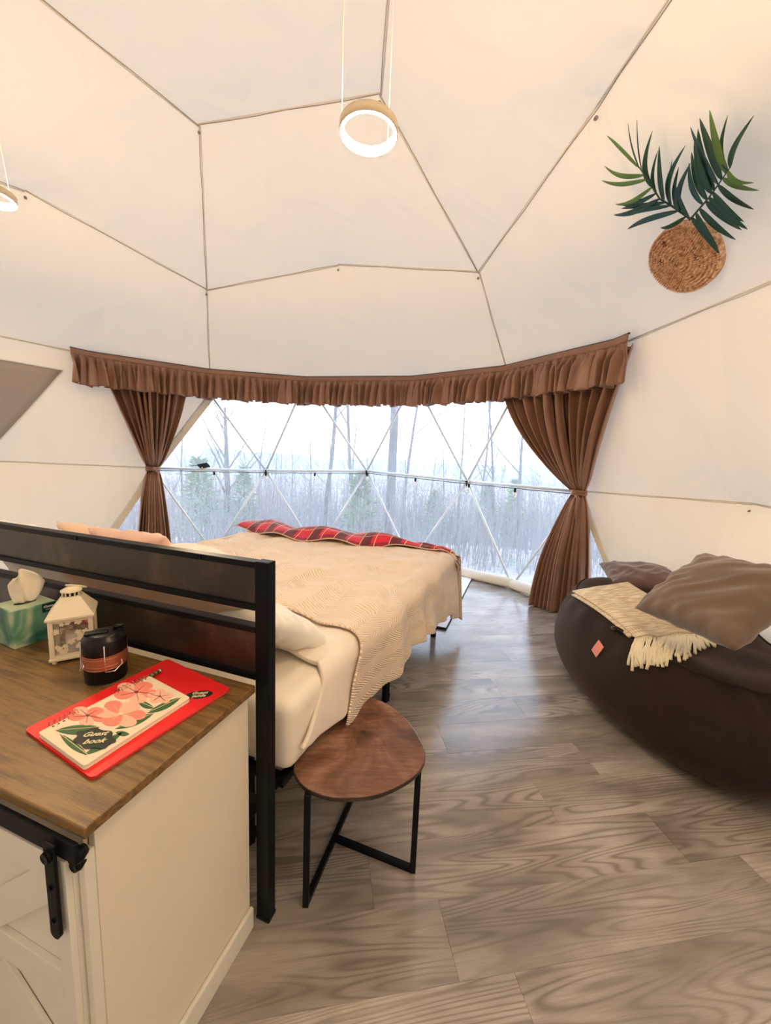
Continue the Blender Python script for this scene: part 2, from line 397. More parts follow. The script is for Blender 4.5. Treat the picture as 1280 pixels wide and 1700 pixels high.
LEV = [1.0, .939, .76, .48, .18, -.18]
def lev(i):
    z = NODES[i].z
    return min(range(6), key=lambda k: abs(LEV[k]-z)) if z > -.3 else 9
ca, sa = math.cos(A0), math.sin(A0)
def wpos(i):
    g = NODES[i]; p = V((g.x*ca+g.y*sa, -g.x*sa+g.y*ca, g.z))*DR + DC
    if lev(i) == 5: p.z = .035
    return p
NP = [wpos(i) for i in range(len(NODES))]
TRI = [t for t in TRI if all(lev(i) < 9 for i in t)]
def inw_(t):
    a, b, c = (NP[i] for i in t); return t if (b-a).cross(c-a).dot(DC-a) > 0 else (t[0], t[2], t[1])
TRI = [inw_(t) for t in TRI]
def az(p): return math.atan2(p.x-DC.x, p.y-DC.y)
def level_nodes(k): return sorted([i for i in range(len(NODES)) if lev(i) == k], key=lambda i: az(NP[i]))
def near(px, py, k):
    def pr(p):
        q = p-O; z = q.dot(fw)
        return (9e9, 9e9) if z < .1 else (640+FPX*q.dot(xr)/z, 850-FPX*q.dot(ur)/z)
    return min(level_nodes(k), key=lambda i: math.hypot(pr(NP[i])[0]-px, pr(NP[i])[1]-py))
# ring node names used below
W4 = [near(252, 777, 4), near(442, 781, 4), near(609, 782, 4), near(776, 799, 4), near(966, 816, 4)]
W3 = [near(349, 654, 3), near(508, 631, 3), near(688, 630, 3), near(853, 656, 3)]
W5 = [near(142, 942, 5), near(355, 927, 5), near(527, 919, 5), near(682, 935, 5), near(849, 982, 5), near(1061, 1059, 5)]
N28, N2 = near(151, 590, 3), near(1036, 571, 3); N29 = near(-210, 515, 3); N68 = near(-11, 766, 4); N35 = near(1249, 837, 4)
win_nodes = set(W4+W3+W5)
win_tris = [t for t in TRI if set(t) <= win_nodes]
ICO3 = [i for i in level_nodes(3) if NODES[i].z < .48]
icoaz = sorted(math.atan2(NODES[i].x, NODES[i].y) for i in ICO3)
def sector(t):
    c = sum((NODES[i] for i in t), V()); a = math.atan2(c.x, c.y)
    return sum(1 for q in icoaz if a > q) % 5
def panel_key(t):
    k = max(lev(i) for i in t)
    if k == 1: return ('top', 0)
    if k in (2, 3): return ('mid%d' % k, sector(t))
    c = sum((NP[i] for i in t), V())/3
    a = math.degrees(az(c))
    side = 'left' if -120 < a < -30 else ('right' if -30 <= a < 110 else 'back')
    return ('wall%d' % k, side)
groups = {}
for t in TRI:
    if t in win_tris: continue
    groups.setdefault(panel_key(t), []).append(t)
edge_owner = {}
for k, ts in groups.items():
    for t in ts:
        for a, b in ((0, 1), (1, 2), (2, 0)):
            edge_owner.setdefault(frozenset((t[a], t[b])), set()).add((k, t))
def panel_mesh(key, ts, n=14, relax=60):
    idx = {}; vs = []; fs = []; fixed = []
    def add(p, fx, q):
        if q not in idx: idx[q] = len(vs); vs.append(p); fixed.append(fx)
        elif fx: fixed[idx[q]] = True
        return idx[q]
    tset = set(ts)
    for t in ts:
        A, Bp, Cp = (NP[i] for i in t)
        def bnd(i, j):
            own = edge_owner[frozenset((i, j))]
            return len([1 for k, tt in own if k == key]) < 2
        bAB, bBC, bCA = bnd(t[0], t[1]), bnd(t[1], t[2]), bnd(t[2], t[0])
        g = {}
        for i in range(n+1):
            for j in range(n+1-i):
                k = n-i-j
                fx = (k == 0 and bBC*0 + (i+j == n) and bAB) or (i == 0 and bBC) or (j == 0 and bCA)
                # weights: i->A, j->B, k->C ; AB edge k==0, BC edge i==0, CA edge j==0
                fx = (k == 0 and bAB) or (i == 0 and bBC) or (j == 0 and bCA) or (max(i, j, k) == n and key[0] != 'top')
                g[i, j] = add((A*i+Bp*j+Cp*k)/n, bool(fx), frozenset((t[m_i], w_) for m_i, w_ in ((0, i), (1, j), (2, k)) if w_))
        for i in range(n):
            for j in range(n-i):
                fs.append((g[i, j], g[i+1, j], g[i, j+1]))
                if i+j < n-1: fs.append((g[i+1, j], g[i+1, j+1], g[i, j+1]))
    X = np.array([tuple(p) for p in vs]); N = len(X); fx = np.array(fixed)
    E = np.array(list({tuple(sorted((f[a], f[b]))) for f in fs for a, b in ((0, 1), (1, 2), (2, 0))}))
    cnt = np.zeros(N); np.add.at(cnt, E[:, 0], 1); np.add.at(cnt, E[:, 1], 1)
    for _ in range(relax):
        S = np.zeros_like(X); np.add.at(S, E[:, 0], X[E[:, 1]]); np.add.at(S, E[:, 1], X[E[:, 0]])
        Y = S/cnt[:, None]; Y[fx] = X[fx]; X = X*.3+Y*.7
    return [V(p) for p in X], fs
dome_bvh_v, dome_bvh_f = [], []
def setting(name): 
    o = bpy.data.objects.new(name, None); C.objects.link(o); o['kind'] = 'structure'; o.empty_display_size = .05; LOC[o.name] = Matrix.Identity(4); return o
ceiling = setting('ceiling'); walls = {s: setting('wall_'+s) for s in ('left', 'right', 'back')}
for key, ts in groups.items():
    vs, fs = panel_mesh(key, ts, relax=500 if key[0] == 'top' else 140)
    # fine gather wrinkles pushed into the cloth, fading at the seams
    off = len(dome_bvh_v); dome_bvh_v += vs; dome_bvh_f += [tuple(i+off for i in f) for f in fs]
    par = walls[key[1]] if key[0].startswith('wall') else ceiling
    obj('canvas_panel', (vs, fs), M['canvas'], par)
BVH = BVHTree.FromPolygons(dome_bvh_v, dome_bvh_f)
def on_dome(x, y):
    loc, nrm, _, _ = BVH.ray_cast(O, ray(x, y)); 
    if nrm.dot(ray(x, y)) > 0: nrm = -nrm
    return loc, nrm
# seams along panel borders: welted piping with a cord beside it, the tan one painting the seam's shadow
seam_edges = []
for ed, own in edge_owner.items():
    ks = {k for k, _ in own}
    if len(ks) > 1: seam_edges.append(tuple(ed))
def inward(p, d): return p + (DC-p).normalized()*d
for a, b in seam_edges:
    pa, pb = inward(NP[a], .004), inward(NP[b], .004)
    lv = max(lev(a), lev(b))
    par = ceiling if lv <= 3 else walls['left' if az((pa+pb)/2) < math.radians(-30) and az((pa+pb)/2) > math.radians(-120) else ('right' if az((pa+pb)/2) > 0 and az((pa+pb)/2) < math.radians(110) else 'back')]
    d = (pb-pa).normalized(); s = d.cross((DC-pa).normalized()).normalized()
    bm = B(); tube(bm, [pa+s*.010, pb+s*.010], .005, 6); obj('seam_welt', bm, M['piping'], par)
    bm = B(); N_ = 7
    tube(bm, [lerp(pa, pb, i/(N_-1)) + s*(.004*math.sin(i*2.1+a)) for i in range(N_)], .0024, 5)
    obj('seam_cord', bm, M['seam'] if lv <= 3 and max(lev(a), lev(b)) < 3 or (lv == 3 and lev(a) != lev(b)) else M['seam_pale'], par)
for i in {x for e_ in seam_edges for x in e_}:
    if lev(i) > 4: continue
    p = NP[i]; n_ = (DC-p).normalized(); q = p + n_*.008 + V((0, 0, -.045)); 
    bm = B(); lathe(bm, [(0, .012), (.008, .012), (.011, .006), (.011, -.004)], q, 10, n_)
    obj('snap_button', bm, M['button'], ceiling if lev(i) <= 3 else walls['right' if az(p) > 0 else 'left'])

# ------------------------------------------------------------------ window of clear vinyl with its steel struts
win = setting('window_1')
vs = [NP[i]+(NP[i]-DC).normalized()*.035 for i in range(len(NODES))]
obj('vinyl_sheet', ([vs[i] for i in sorted(win_nodes)], [tuple(sorted(win_nodes).index(i) for i in t) for t in win_tris]), M['vinyl'], win, smooth=False)
strut_edges = {frozenset((t[a], t[b])) for t in win_tris for a, b in ((0, 1), (1, 2), (2, 0))}
for ed in strut_edges:
    a, b = tuple(ed); ring4 = lev(a) == 4 and lev(b) == 4
    bm = B(); tube(bm, [NP[a], NP[b]],   .0165 if ring4 else .0145, 8); obj('strut', bm, M['strut'], win)
    if ring4:
        dn = V((0, 0, -.030)); bm = B(); tube(bm, [NP[a]+dn, NP[b]+dn], .006, 6); obj('drape_rail', bm, M['strut'], win)
for i in W4:
    p = NP[i]; n_ = (DC-p).normalized()
    bm = B(); lathe(bm, [(0, .028), (.018, .028), (.03, .02), (.034, 0), (.03, -.02), (0, -.02)], p, 14, n_); obj('hub', bm, M['strut'], win)
    bm = B(); lathe(bm, [(0, .040), (.010, .040), (.010, .026)], p, 8, n_); box(bm, p+n_*.02+V((0, 0, -.03)), (.016, .016, .05)); obj('hub_bolt', bm, M['hub'], win)
# canvas reveal border around the window opening
def border(pa, pb, wd, side_in):
    n_ = (DC-(pa+pb)/2).normalized(); d = (pb-pa).normalized(); s = n_.cross(d)*side_in
    return [(pa+n_*.015), (pb+n_*.015), (pb+n_*.02+s*wd), (pa+n_*.02+s*wd)]
for a, b, wd, sd_ in ((W3[0], W4[0], .07, 1), (W4[0], W5[0], .07, 1), (W3[3], W4[4], .05, -1), (W4[4], W5[5], .05, -1)):
    vs_ = border(NP[a], NP[b], wd, sd_); o = obj('canvas_border', (vs_, [(0, 1, 2, 3)]), M['skirt'], win, smooth=False); solid(o, .006)
# skirt roll along the floor
skirt = setting('baseboard_window')
path = [NP[i] for i in W5]
prof = [(.0, .0), (.035, .004), (.062, .03), (.060, .07), (.045, .105), (.018, .125), (-.01, .12)]
for seg in range(len(path)-1):
    a, b = path[seg], path[seg+1]; inw = V((DC.x-(a+b).x/2, DC.y-(a+b).y/2, 0)).normalized()
    def f(u, v_, a=a, b=b, inw=inw, seg=seg):
        p = lerp(a, b, u); k = v_*(len(prof)-1); i = min(int(k), len(prof)-2); q = k-i
        o_, h = prof[i][0]*(1-q)+prof[i+1][0]*q, prof[i][1]*(1-q)+prof[i+1][1]*q
        o_ += .012*vn(u*14+seg*9, v_*2)*math.sin(v_*math.pi)*2
        return V((p.x, p.y, .004)) + inw*(o_) + V((0, 0, h+.008*vn(u*7+seg, 3)))
    obj('skirt_roll', grid(f, 40, 13), M['skirt'], skirt)

# grey triangular vent cover in the left wall
vt = setting('window_2')
a, b, c = NP[N28], NP[N29], NP[N68]; cen = (a+b+c)/3+V((0, 0, -.0)); n_ = (DC-cen).normalized()
tri3 = [lerp(cen, q, .66)+n_*.012+V((0, 0, -.06)) for q in (a, b, c)]
def onwall(p, k=.012):
    d = (p-DC).normalized(); l_, n2, _, _ = BVH.ray_cast(DC, d); return l_-d*k
vg, fg, ix = [], [], {}
for i in range(13):
    for j in range(13-i): ix[i, j] = len(vg); vg.append(onwall((tri3[0]*i+tri3[1]*j+tri3[2]*(12-i-j))/12))
for i in range(12):
    for j in range(12-i):
        fg.append((ix[i, j], ix[i+1, j], ix[i, j+1]))
        if i+j < 11: fg.append((ix[i+1, j], ix[i+1, j+1], ix[i, j+1]))
o = obj('vent_cloth', (vg, fg), M['grey_vent'], vt); solid(o, .006)
for i in range(3):
    bm = B(); tube(bm, [onwall(lerp(tri3[i], tri3[(i+1) % 3], q/10), .016) for q in range(11)], .005, 6); obj('vent_hem', bm, M['piping'], vt)

# ------------------------------------------------------------------ floor: planks laid side to side
floor = setting('floor'); PA = math.radians(9.4); pc, ps = math.cos(PA), math.sin(PA); PW, PL = .215, 1.23
bm = B(); FR = DR-.06
circ = [(DC.x+FR*1.005*math.cos(2*math.pi*k/48), DC.y+FR*1.005*math.sin(2*math.pi*k/48)) for k in range(48)]
prism(bm, circ, -.12, -.012); obj('subfloor', bm, M['slab'], floor, smooth=False)
def clip(poly, circ):
    out = poly
    for k in range(len(circ)):
        a, b = circ[k], circ[(k+1) % len(circ)]; inp = out; out = []
        if not inp: return []
        side = lambda p: (b[0]-a[0])*(p[1]-a[1])-(b[1]-a[1])*(p[0]-a[0])
        for i in range(len(inp)):
            p, q = inp[i], inp[(i+1) % len(inp)]; sp_, sq = side(p), side(q)
            if sp_ >= 0: out.append(p)
            if sp_*sq < 0: t = sp_/(sp_-sq); out.append((p[0]+(q[0]-p[0])*t, p[1]+(q[1]-p[1])*t))
    return out
fixed_off = {0: .59, 1: .42, 2: 1.428, 3: 1.015, 4: 1.374}
offs = [.0, .41, .83, .22, .64, 1.05]
bm = B(); box(bm, (0, 0, -.006), (PL-.0006, PW-.0004, .012)); 
bmesh.ops.bevel(bm, geom=[e_ for e_ in bm.edges if all(v_.co.z > -.001 for v_ in e_.verts)], offset=.0004, segments=1, affect='EDGES')
full = bpy.data.meshes.new('plank'); bm.to_mesh(full); bm.free(); full.materials.append(M['plank'])
n0 = .878 - PW
for r in range(-14, 30):
    n_lo = n0 + r*PW
    off_ = fixed_off.get(r, offs[(r*5) % 6] + .13*((r*7) % 3))
    for k in range(-5, 6):
        al = off_ + k*PL
        cx_, cy_ = al+PL/2, n_lo+PW/2
        wx, wy = cx_*pc-cy_*ps, cx_*ps+cy_*pc
        cor = [(wx+x_*pc-y_*ps, wy+x_*ps+y_*pc) for x_, y_ in ((-PL/2+.001, -PW/2+.001), (PL/2-.001, -PW/2+.001), (PL/2-.001, PW/2-.001), (-PL/2+.001, PW/2-.001))]
        if all(math.hypot(x_-DC.x, y_-DC.y) < FR-.01 for x_, y_ in cor):
            o = bpy.data.objects.new('plank', full); C.objects.link(o)
        else:
            pl = clip(cor, circ)
            if len(pl) < 3: continue
            loc_ = [((x_-wx)*pc+(y_-wy)*ps, -(x_-wx)*ps+(y_-wy)*pc) for x_, y_ in pl]
            A_ = .5*sum(loc_[i][0]*loc_[(i+1) % len(loc_)][1]-loc_[(i+1) % len(loc_)][0]*loc_[i][1] for i in range(len(loc_)))
            if A_ < .004: continue
            bm = B(); prism(bm, loc_, -.012, 0); me = bpy.data.meshes.new('plank'); bm.to_mesh(me); bm.free(); me.materials.append(M['plank'])
            o = bpy.data.objects.new('plank', me); C.objects.link(o)
        o.parent = floor; o.location = (wx, wy, 0); o.rotation_euler = (0, 0, PA)

# ------------------------------------------------------------------ valance and curtains
VZ = 2.452; VH = .345
def rod_at(a, z=VZ, r=2.965):
    """polygon through the ring-3 azimuths"""
    azs = sorted([az(NP[i]) for i in level_nodes(3)]); azs = [azs[-1]-2*math.pi]+azs+[azs[0]+2*math.pi]
    for p, q in zip(azs, azs[1:]):
        if p <= a <= q:
            P0 = V((math.sin(p), math.cos(p), 0)); P1 = V((math.sin(q), math.cos(q), 0))
            # intersect direction a with chord
            d = V((math.sin(a), math.cos(a), 0)); e_ = P1-P0; nn = V((e_.y, -e_.x, 0)); k = P0.dot(nn)/d.dot(nn)
            return V((DC.x, DC.y, z)) + d*k*r
az0 = az(NP[N28])-.065; az1 = az(NP[N2])+.05
L = (az1-az0)*2.95; NPL = int(L/.088)
def pleat(ph, k):  # pinched pleat waveform
    s = math.sin(ph); return math.copysign(abs(s)**.7, s)*k
phs = np.cumsum([1+.35*(rng.random()-.5) for _ in range(NPL+2)]); phs = phs/phs[-1]
amps = [.75+.5*rng.random() for _ in range(NPL+2)]
def val_f(u, v_):
    a = az0+(az1-az0)*u; z = VZ + .012 - v_*VH
    k = np.searchsorted(phs, u); lo = phs[k-1] if k else 0; hi = phs[min(k, NPL+1)]; fr = (u-lo)/(hi-lo+1e-9)
    amp = amps[min(k, NPL+1)]*(.003 + .058*smooth01((v_-.10)/.40))
    s = math.sin(2*math.pi*fr) + .35*math.sin(4*math.pi*fr+k)
    p = rod_at(a, z, 2.945 - .028*v_ + (0)); d = V((math.sin(a), math.cos(a), 0)); t = V((d.y, -d.x, 0))
    bot = v_ > .93
    return p - d*amp*s + t*amp*.6*math.cos(2*math.pi*fr+k*1.3)*v_ + V((0, 0, .010*math.sin(k*2.3+fr*3)*v_ ))
val = thing('valance', 'brown pleated satin valance curving along the top of the window', 'valance', tuple(V((DC.x, DC.y+2.9, VZ-VH))))
o = obj('ruffle', grid(val_f, NPL*14+1, 16), M['curtain'], val); solid(o, .004)
hdr = grid(lambda u, v_: rod_at(az0+(az1-az0)*u, VZ+.018-v_*.055, 2.938), 200, 4)
o = obj('header_band', hdr, M['curtain'], val); solid(o, .006)
bm = B(); tube(bm, [rod_at(az0+(az1-az0)*i/80, VZ+.022, 2.95) for i in range(81)], .008, 6); obj('curtain_rod', bm, M['hub'], val)

def curtain(az_a, az_b, tie, tie_w, foot_a, foot_b, nf, flip, label, seed, zt):
    """hangs from the rod between two azimuths, gathered at tie, falls to the floor"""
    tr = V((0, 0, 0)); out = V((tie.x-DC.x, tie.y-DC.y, 0)).normalized(); tan = V((out.y, -out.x, 0))
    root = thing('curtain', label, 'curtain', (tie.x, tie.y, 0), 0, 'tied back curtains of the panorama window')
    ph0 = seed; ztop = VZ-.05
    rr = np.random.default_rng(seed); fw_ = np.cumsum(.6+.8*rr.random(nf+1)); fw_ = np.insert(fw_, 0, 0)/fw_[-1]
    am = .7+.6*rr.random(nf+2)
    def fold(u):
        k = min(int(np.searchsorted(fw_, u, side='right'))-1, nf); k = max(k, 0); lo, hi = fw_[k], fw_[min(k+1, nf+1)]
        fr = (u-lo)/(hi-lo+1e-9); return am[k]*(math.sin(2*math.pi*fr)+.3*math.sin(4*math.pi*fr+k)), math.cos(2*math.pi*fr)*am[k]*1.7
    def f(u, v_):
        s, c = fold(min(u, .9999)); z = lerp(ztop, .012, v_)
        top = rod_at(lerp(az_a, az_b, u), ztop, 2.99)
        tp = tie + tan*(u-.5)*tie_w
        ft = lerp(foot_a, foot_b, u)
        vt_ = (ztop-zt)/(ztop-.012)
        if v_ < vt_:
            q = v_/vt_; 
            # outer edges pull straight to the tie, inner part bellies
            if flip: bl = 1.35 if u < .5 else 1.0
            else: bl = 1.0 if u < .5 else 1.35
            w_ = q**(1.0+.75*abs(bl-1)*2); p = lerp(top, tp, w_); p.z = lerp(ztop, zt, q)
            p.z -= .10*math.sin(q*math.pi)*(.5-abs(u-.5))*q
            amp = lerp(.062, .046, q)+.03*math.sin(q*math.pi)
            p -= out*.05*math.sin(q*math.pi)
        else:
            q = (v_-vt_)/(1-vt_); g = 1-(1-q)**1.7; p = lerp(tp, ft, g); p.z = lerp(zt, .012, q)
            amp = lerp(.046, .09, smooth01(q*1.6))
        tight = math.exp(-((v_-vt_)/.035)**2)
        amp *= 1-.45*tight
        wd = .012*(1-tight)
        return p - out*(amp*s+.02) + tan*wd*c
    o = obj('drape', grid(f, nf*14+1, 110), M['curtain'], root); solid(o, .004)
    # tie band round the gather, with a small knot and tail
    bm = B(); n = 28
    for dz in (-.012, .012):
        pts = [tie - out*.02 + tan*math.cos(2*math.pi*i/n)*(tie_w*.56) + out*math.sin(2*math.pi*i/n)*.062 + V((0, 0, zt-tie.z+dz+.008*math.sin(3*i))) for i in range(n+1)]
        tube(bm, pts, .013, 8)
    obj('tieback', bm, M['curtain'], root)
    bm = B(); kp = tie - out*.09 + V((0, 0, zt-tie.z))
    bmesh.ops.create_icosphere(bm, subdivisions=2, radius=.028, matrix=Matrix.Translation(kp))
    tube(bm, [kp, kp+tan*.05+V((0, 0, -.05)), kp+tan*.04+V((0, 0, -.16)), kp+tan*.055+V((0, 0, -.26))], [.014, .016, .012, .009], 8)
    obj('tie_knot', bm, M['curtain'], root); return root
def az_px(x, y, z): p = at_z(x, y, z); return az(p)
tR = V((1.885, 3.80, 1.235)); tL = NP[W4[0]].copy(); tL = tL + (V((DC.x, DC.y, tL.z))-tL).normalized()*.14; tL.z = 1.235
def az_of_px(x):
    """azimuth on the rod circle whose image column at valance foot height is x"""
    best = min((abs((640+FPX*((rod_at(a_, 2.12, 2.99)-O).dot(xr))/((rod_at(a_, 2.12, 2.99)-O).dot(fw)))-x), a_) for a_ in np.linspace(az0, az1, 400))
    return best[1]
curtain(az_of_px(838), az_of_px(1046), tR, .115, at_z(888, 1004, 0), at_z(972, 1024, 0), 9, True, 'right-hand brown satin curtain tied back beside the bean bag', 3, 1.235)
curtain(az_of_px(158), az_of_px(312), tL, .13, tL+V((-.28, .02, -1.2)), tL+V((.22, -.06, -1.2)), 9, False, 'left-hand brown satin curtain tied back beyond the headboard', 5, 1.235)

# ------------------------------------------------------------------ string light bulbs hanging from the ring strut
def bulb_at(x, y, grp):
    d = ray(x, y); best = None
    for a, b in zip(W4, W4[1:]):
        for i in range(101):
            p = lerp(NP[a], NP[b], i/100); q = p-O; px_ = 640+FPX*q.dot(xr)/q.dot(fw)
            if best is None or abs(px_-x) < best[0]: best = (abs(px_-x), p)
    return best[1] + (DC-best[1]).normalized()*.03
bl = ['beyond the left curtain', 'under the first window hub', 'between the first two window hubs', 'under the middle window hub', 'between the middle and right hubs', 'under the right window hub', 'nearest the right curtain']
root0 = None
for k, (x, y) in enumerate([(356, 790), (441, 800), (524, 792), (611, 797), (691, 793), (781, 808), (858, 805)]):
    p = bulb_at(x, y, k)+V((0, 0, -.045))
    if root0 is None:
        r_ = thing('string_bulb', '', 'light bulb', tuple(p)); root0 = r_
        bm = B(); lathe(bm, [(0, .02), (.012, .02), (.014, -.022), (.011, -.024)], p, 10); obj('socket', bm, M['black_plastic'], r_)
        bm = B(); lathe(bm, [(.010, -.022), (.020, -.045), (.021, -.062), (.012, -.08), (0, -.084)], p, 12); obj('glass_bulb', bm, M['bulb'], r_)
        bm = B(); tube(bm, [p+V((0, 0, -.022)), p+V((0, 0, -.05))], .003, 5); obj('filament_stem', bm, M['paper'], r_)
    else: r_ = copy_tree(root0); r_.location = p
    r_['group'] = 'string light bulbs across the window'; r_['label'] = 'clear string light bulb in black socket ' + bl[k]
bm = B(); 
for a, b in zip(W4, W4[1:]):
    pa, pb = (NP[q]+(DC-NP[q]).normalized()*.03 for q in (a, b))
    tube(bm, [lerp(pa, pb, i/12)+V((0, 0, -.022-.006*abs(math.sin(i*math.pi/3)))) for i in range(13)], .0035, 5)
tag(obj('light_cable', bm, M['black_plastic'], None, loc=tuple(NP[W4[2]])), 'thin black string light cable along the window strut', 'cable')
# small black solar panel clipped on the left part of the strut
p = bulb_at(338, 776, 0)+V((0, 0, .055))
so_ = thing('solar_panel', 'small black solar panel clipped above the strut beside the left curtain', 'solar panel', tuple(p))
R_ = Matrix.Rotation(math.radians(-12), 3, 'Y') @ Matrix.Rotation(math.radians(-35), 3, 'X')
bm = B(); box(bm, p, (.14, .09, .016), R_, .003); obj('panel', bm, M['black_plastic'], so_)
bm = B(); tube(bm, [p+V((-.02, .0, -.01)), p+V((-.03, 0, -.055))], .008, 6); obj('clip', bm, M['steel'], so_)
bm = B(); tube(bm, [p+V((-.07, 0, 0)), p+V((-.16, 0, .0)), p+V((-.3, -.02, -.05)), p+V((-.33, -.02, -.2)), p+V((-.42, -.02, -.35))], .003, 5); obj('lead', bm, M['black_plastic'], so_)

# ------------------------------------------------------------------ pendants
def pendant(loc, R0, label, tops, first=None, at=(100, 20)):
    loc = V(loc); r_ = thing('ring_pendant', label, 'pendant lamp', tuple(loc), 0, 'glowing ring pendant lamps under the dome')
    Ri = R0-.010; h = .034
    bm = B(); lathe(bm, [(R0, -h/2), (R0, h/2), (Ri-.002, h/2), (Ri-.002, h/2-.004), (R0-.004, h/2-.004), (R0-.004, -h/2)], loc, 56, close=True); obj('ring_housing', bm, M['lamp_body'], r_)
    bm = B(); lathe(bm, [(R0-.0045, -h/2-.001), (R0-.0045, h/2-.006), (Ri-.001, h/2-.006), (Ri-.004, -h/2-.001)], loc, 56, close=True); obj('led_diffuser', bm, M['glow'], r_)
    for ang, tp in zip(at, tops):
        a = math.radians(ang); p = loc+V((math.cos(a), math.sin(a), 0))*(R0-.008)+V((0, 0, h/2))
        q = V(tp); bm = B(); tube(bm, [p, q], .0011, 5); obj('suspension_wire', bm, M['lamp_body'], r_)
    q = V(tops[0])*.5+V(tops[1])*.5
    bm = B(); lathe(bm, [(0, 0), (.05, 0), (.05, .02), (.02, .03), (0, .03)], q+V((0, 0, -.02)), 24); obj('canopy', bm, M['lamp_body'], r_)
    return r_
c1 = O + ray(612, 216)*(1.7/ray(612, 216).y)
a_l, a_r = math.radians(190), math.radians(45)
R1 = .112
t1 = c1 + V((math.cos(a_l), math.sin(a_l), 0))*R1; t2 = c1 + V((math.cos(a_r), math.sin(a_r), 0))*R1
zt_ = 4.12
pendant(c1, R1, 'glowing ring pendant in view right over the middle of the room', [(t1.x, t1.y, zt_), (t2.x, t2.y, zt_)], at=(190, 45))
c2 = V((-1.98, 2.05, 2.78)); c2 = O + ray(-20, 322)*((c1.z-CH)/ray(-20, 322).z)
pendant(c2, R1, 'glowing ring pendant cut off by the left edge of view', [(c2.x-.02, c2.y, 3.85), (c2.x-.1, c2.y, 3.85)], at=(5, 185))
pendant((.5, .6, c1.z), R1, 'added ring pendant out of view above the camera, lighting the cabinet side', [(.61, .6, 3.3), (.39, .6, 3.3)], at=(0, 180))  # unseen pendant, added to bring more light onto cabinet side and headboard

# ------------------------------------------------------------------ bean bag with throw and cushions
BC = V((1.80, 2.31, 0)); BA, BB, BH = .86, .53, .585
bdir = math.radians(96)
bx_, by_ = V((math.cos(bdir), math.sin(bdir), 0)), V((-math.sin(bdir), math.cos(bdir), 0))
def bag(u, v_):
    a = 2*math.pi*u; t = v_
    # profile: floor contact -> bulging side -> rounded rim -> dished top
    pr = [(.0, .0), (.62, .0), (.80, .03), (.93, .13), (1.0, .30), (1.0, .50), (.95, .72), (.86, .90), (.74, .98), (.55, .97), (.3, .92), (.0, .90)]
    k = t*(len(pr)-1); i = min(int(k), len(pr)-2); q = k-i
    def cr4(j, c): return pr[max(0, min(len(pr)-1, j))][c]
    def cat(c):
        p0, p1, p2, p3 = cr4(i-1, c), cr4(i, c), cr4(i+1, c), cr4(i+2, c)
        return .5*((2*p1)+(-p0+p2)*q+(2*p0-5*p1+4*p2-p3)*q*q+(-p0+3*p1-3*p2+p3)*q**3)
    r, h = max(cat(0), 0), max(cat(1), 0)
    r *= 1+.02*math.sin(3*a+1)+.035*vn(math.cos(a)*3+5, math.sin(a)*3+h*3)*(1 if t > .1 else 0)
    se = 1  # slightly squarish plan
    z = h*BH + (.05*vn(math.cos(a)*4*r+9, math.sin(a)*4*r+2) if t > .5 else 0)
    z += .05*math.cos(a)*(smooth01((t-.4)*3))
    rim = math.exp(-((t-.60)/.05)**2); z += .012*math.sin(a*26+2*math.sin(a*3))*rim
    ca_, sa_ = math.cos(a), math.sin(a); ca_ = math.copysign(abs(ca_)**.94, ca_); sa_ = math.copysign(abs(sa_)**.94, sa_)
    return BC + bx_*ca_*BA*r + by_*sa_*BB*r + V((0, 0, max(z, 0.002 if t < .1 else .002)))
bagv, bagf = grid(bag, 160, 60, closed_u=True)
bb = thing('bean_bag', 'large dark brown corduroy bean bag on the floor at right', 'bean bag', tuple(BC))
o = obj('bag', (bagv, bagf), M['cord'], bb)
uvl = o.data.uv_layers.new(name='UVMap')
vuv = [((i % 160)/160*4.9, (i//160)/60*1.9) for i in range(len(bagv))]
for pol in o.data.polygons:
    us = [vuv[o.data.loops[l].vertex_index] for l in pol.loop_indices]; wrap = max(q[0] for q in us)-min(q[0] for q in us) > 2
    for l, q in zip(pol.loop_indices, us): uvl.data[l].uv = (q[0]+4.9 if wrap and q[0] < 2 else q[0], q[1])
BB_ = BVHTree.FromPolygons(bagv, bagf)
def on_bag(x, y, lift=.0):
    d = ray(x, y); loc, nrm, _, _ = BB_.ray_cast(O, d)
    if loc is None: return None, None
    if nrm.dot(d) > 0: nrm = -nrm
    return loc+nrm*lift, nrm
def on_bag_safe(x, y, lift):
    for k in range(60):
        p, n = on_bag(x, y+k*1.0, lift)
        if p: return p, n
    return at_z(x, y, .55), V((0, 0, 1))
# label patch
lp, ln = on_bag(993, 1077, .004); ups = (V((0, 0, 1))-ln*ln.z).normalized(); rt = ups.cross(ln)
R_ = frame(rt, ups, ln) @ Matrix.Rotation(math.radians(-18), 3, 'Z')
bm = B(); box(bm, lp, (.062, .085, .004), R_, .001); obj('leather_label', bm, M['patch'], bb, smooth=False)
# carry handle slit
hp, hn = on_bag(1018, 1043, .006); h2, _ = on_bag(1042, 1054, .006)
bm = B(); tube(bm, [hp, lerp(hp, h2, .5)+hn*.03, h2], .012, 8); obj('carry_handle', bm, M['cord'], bb)
# seam round the rim
bm = B(); tube(bm, [bag(i/120, .665)+V((0, 0, .006)) for i in range(121)], .006, 6, cap=False); obj('rim_piping', bm, M['cord'], bb)

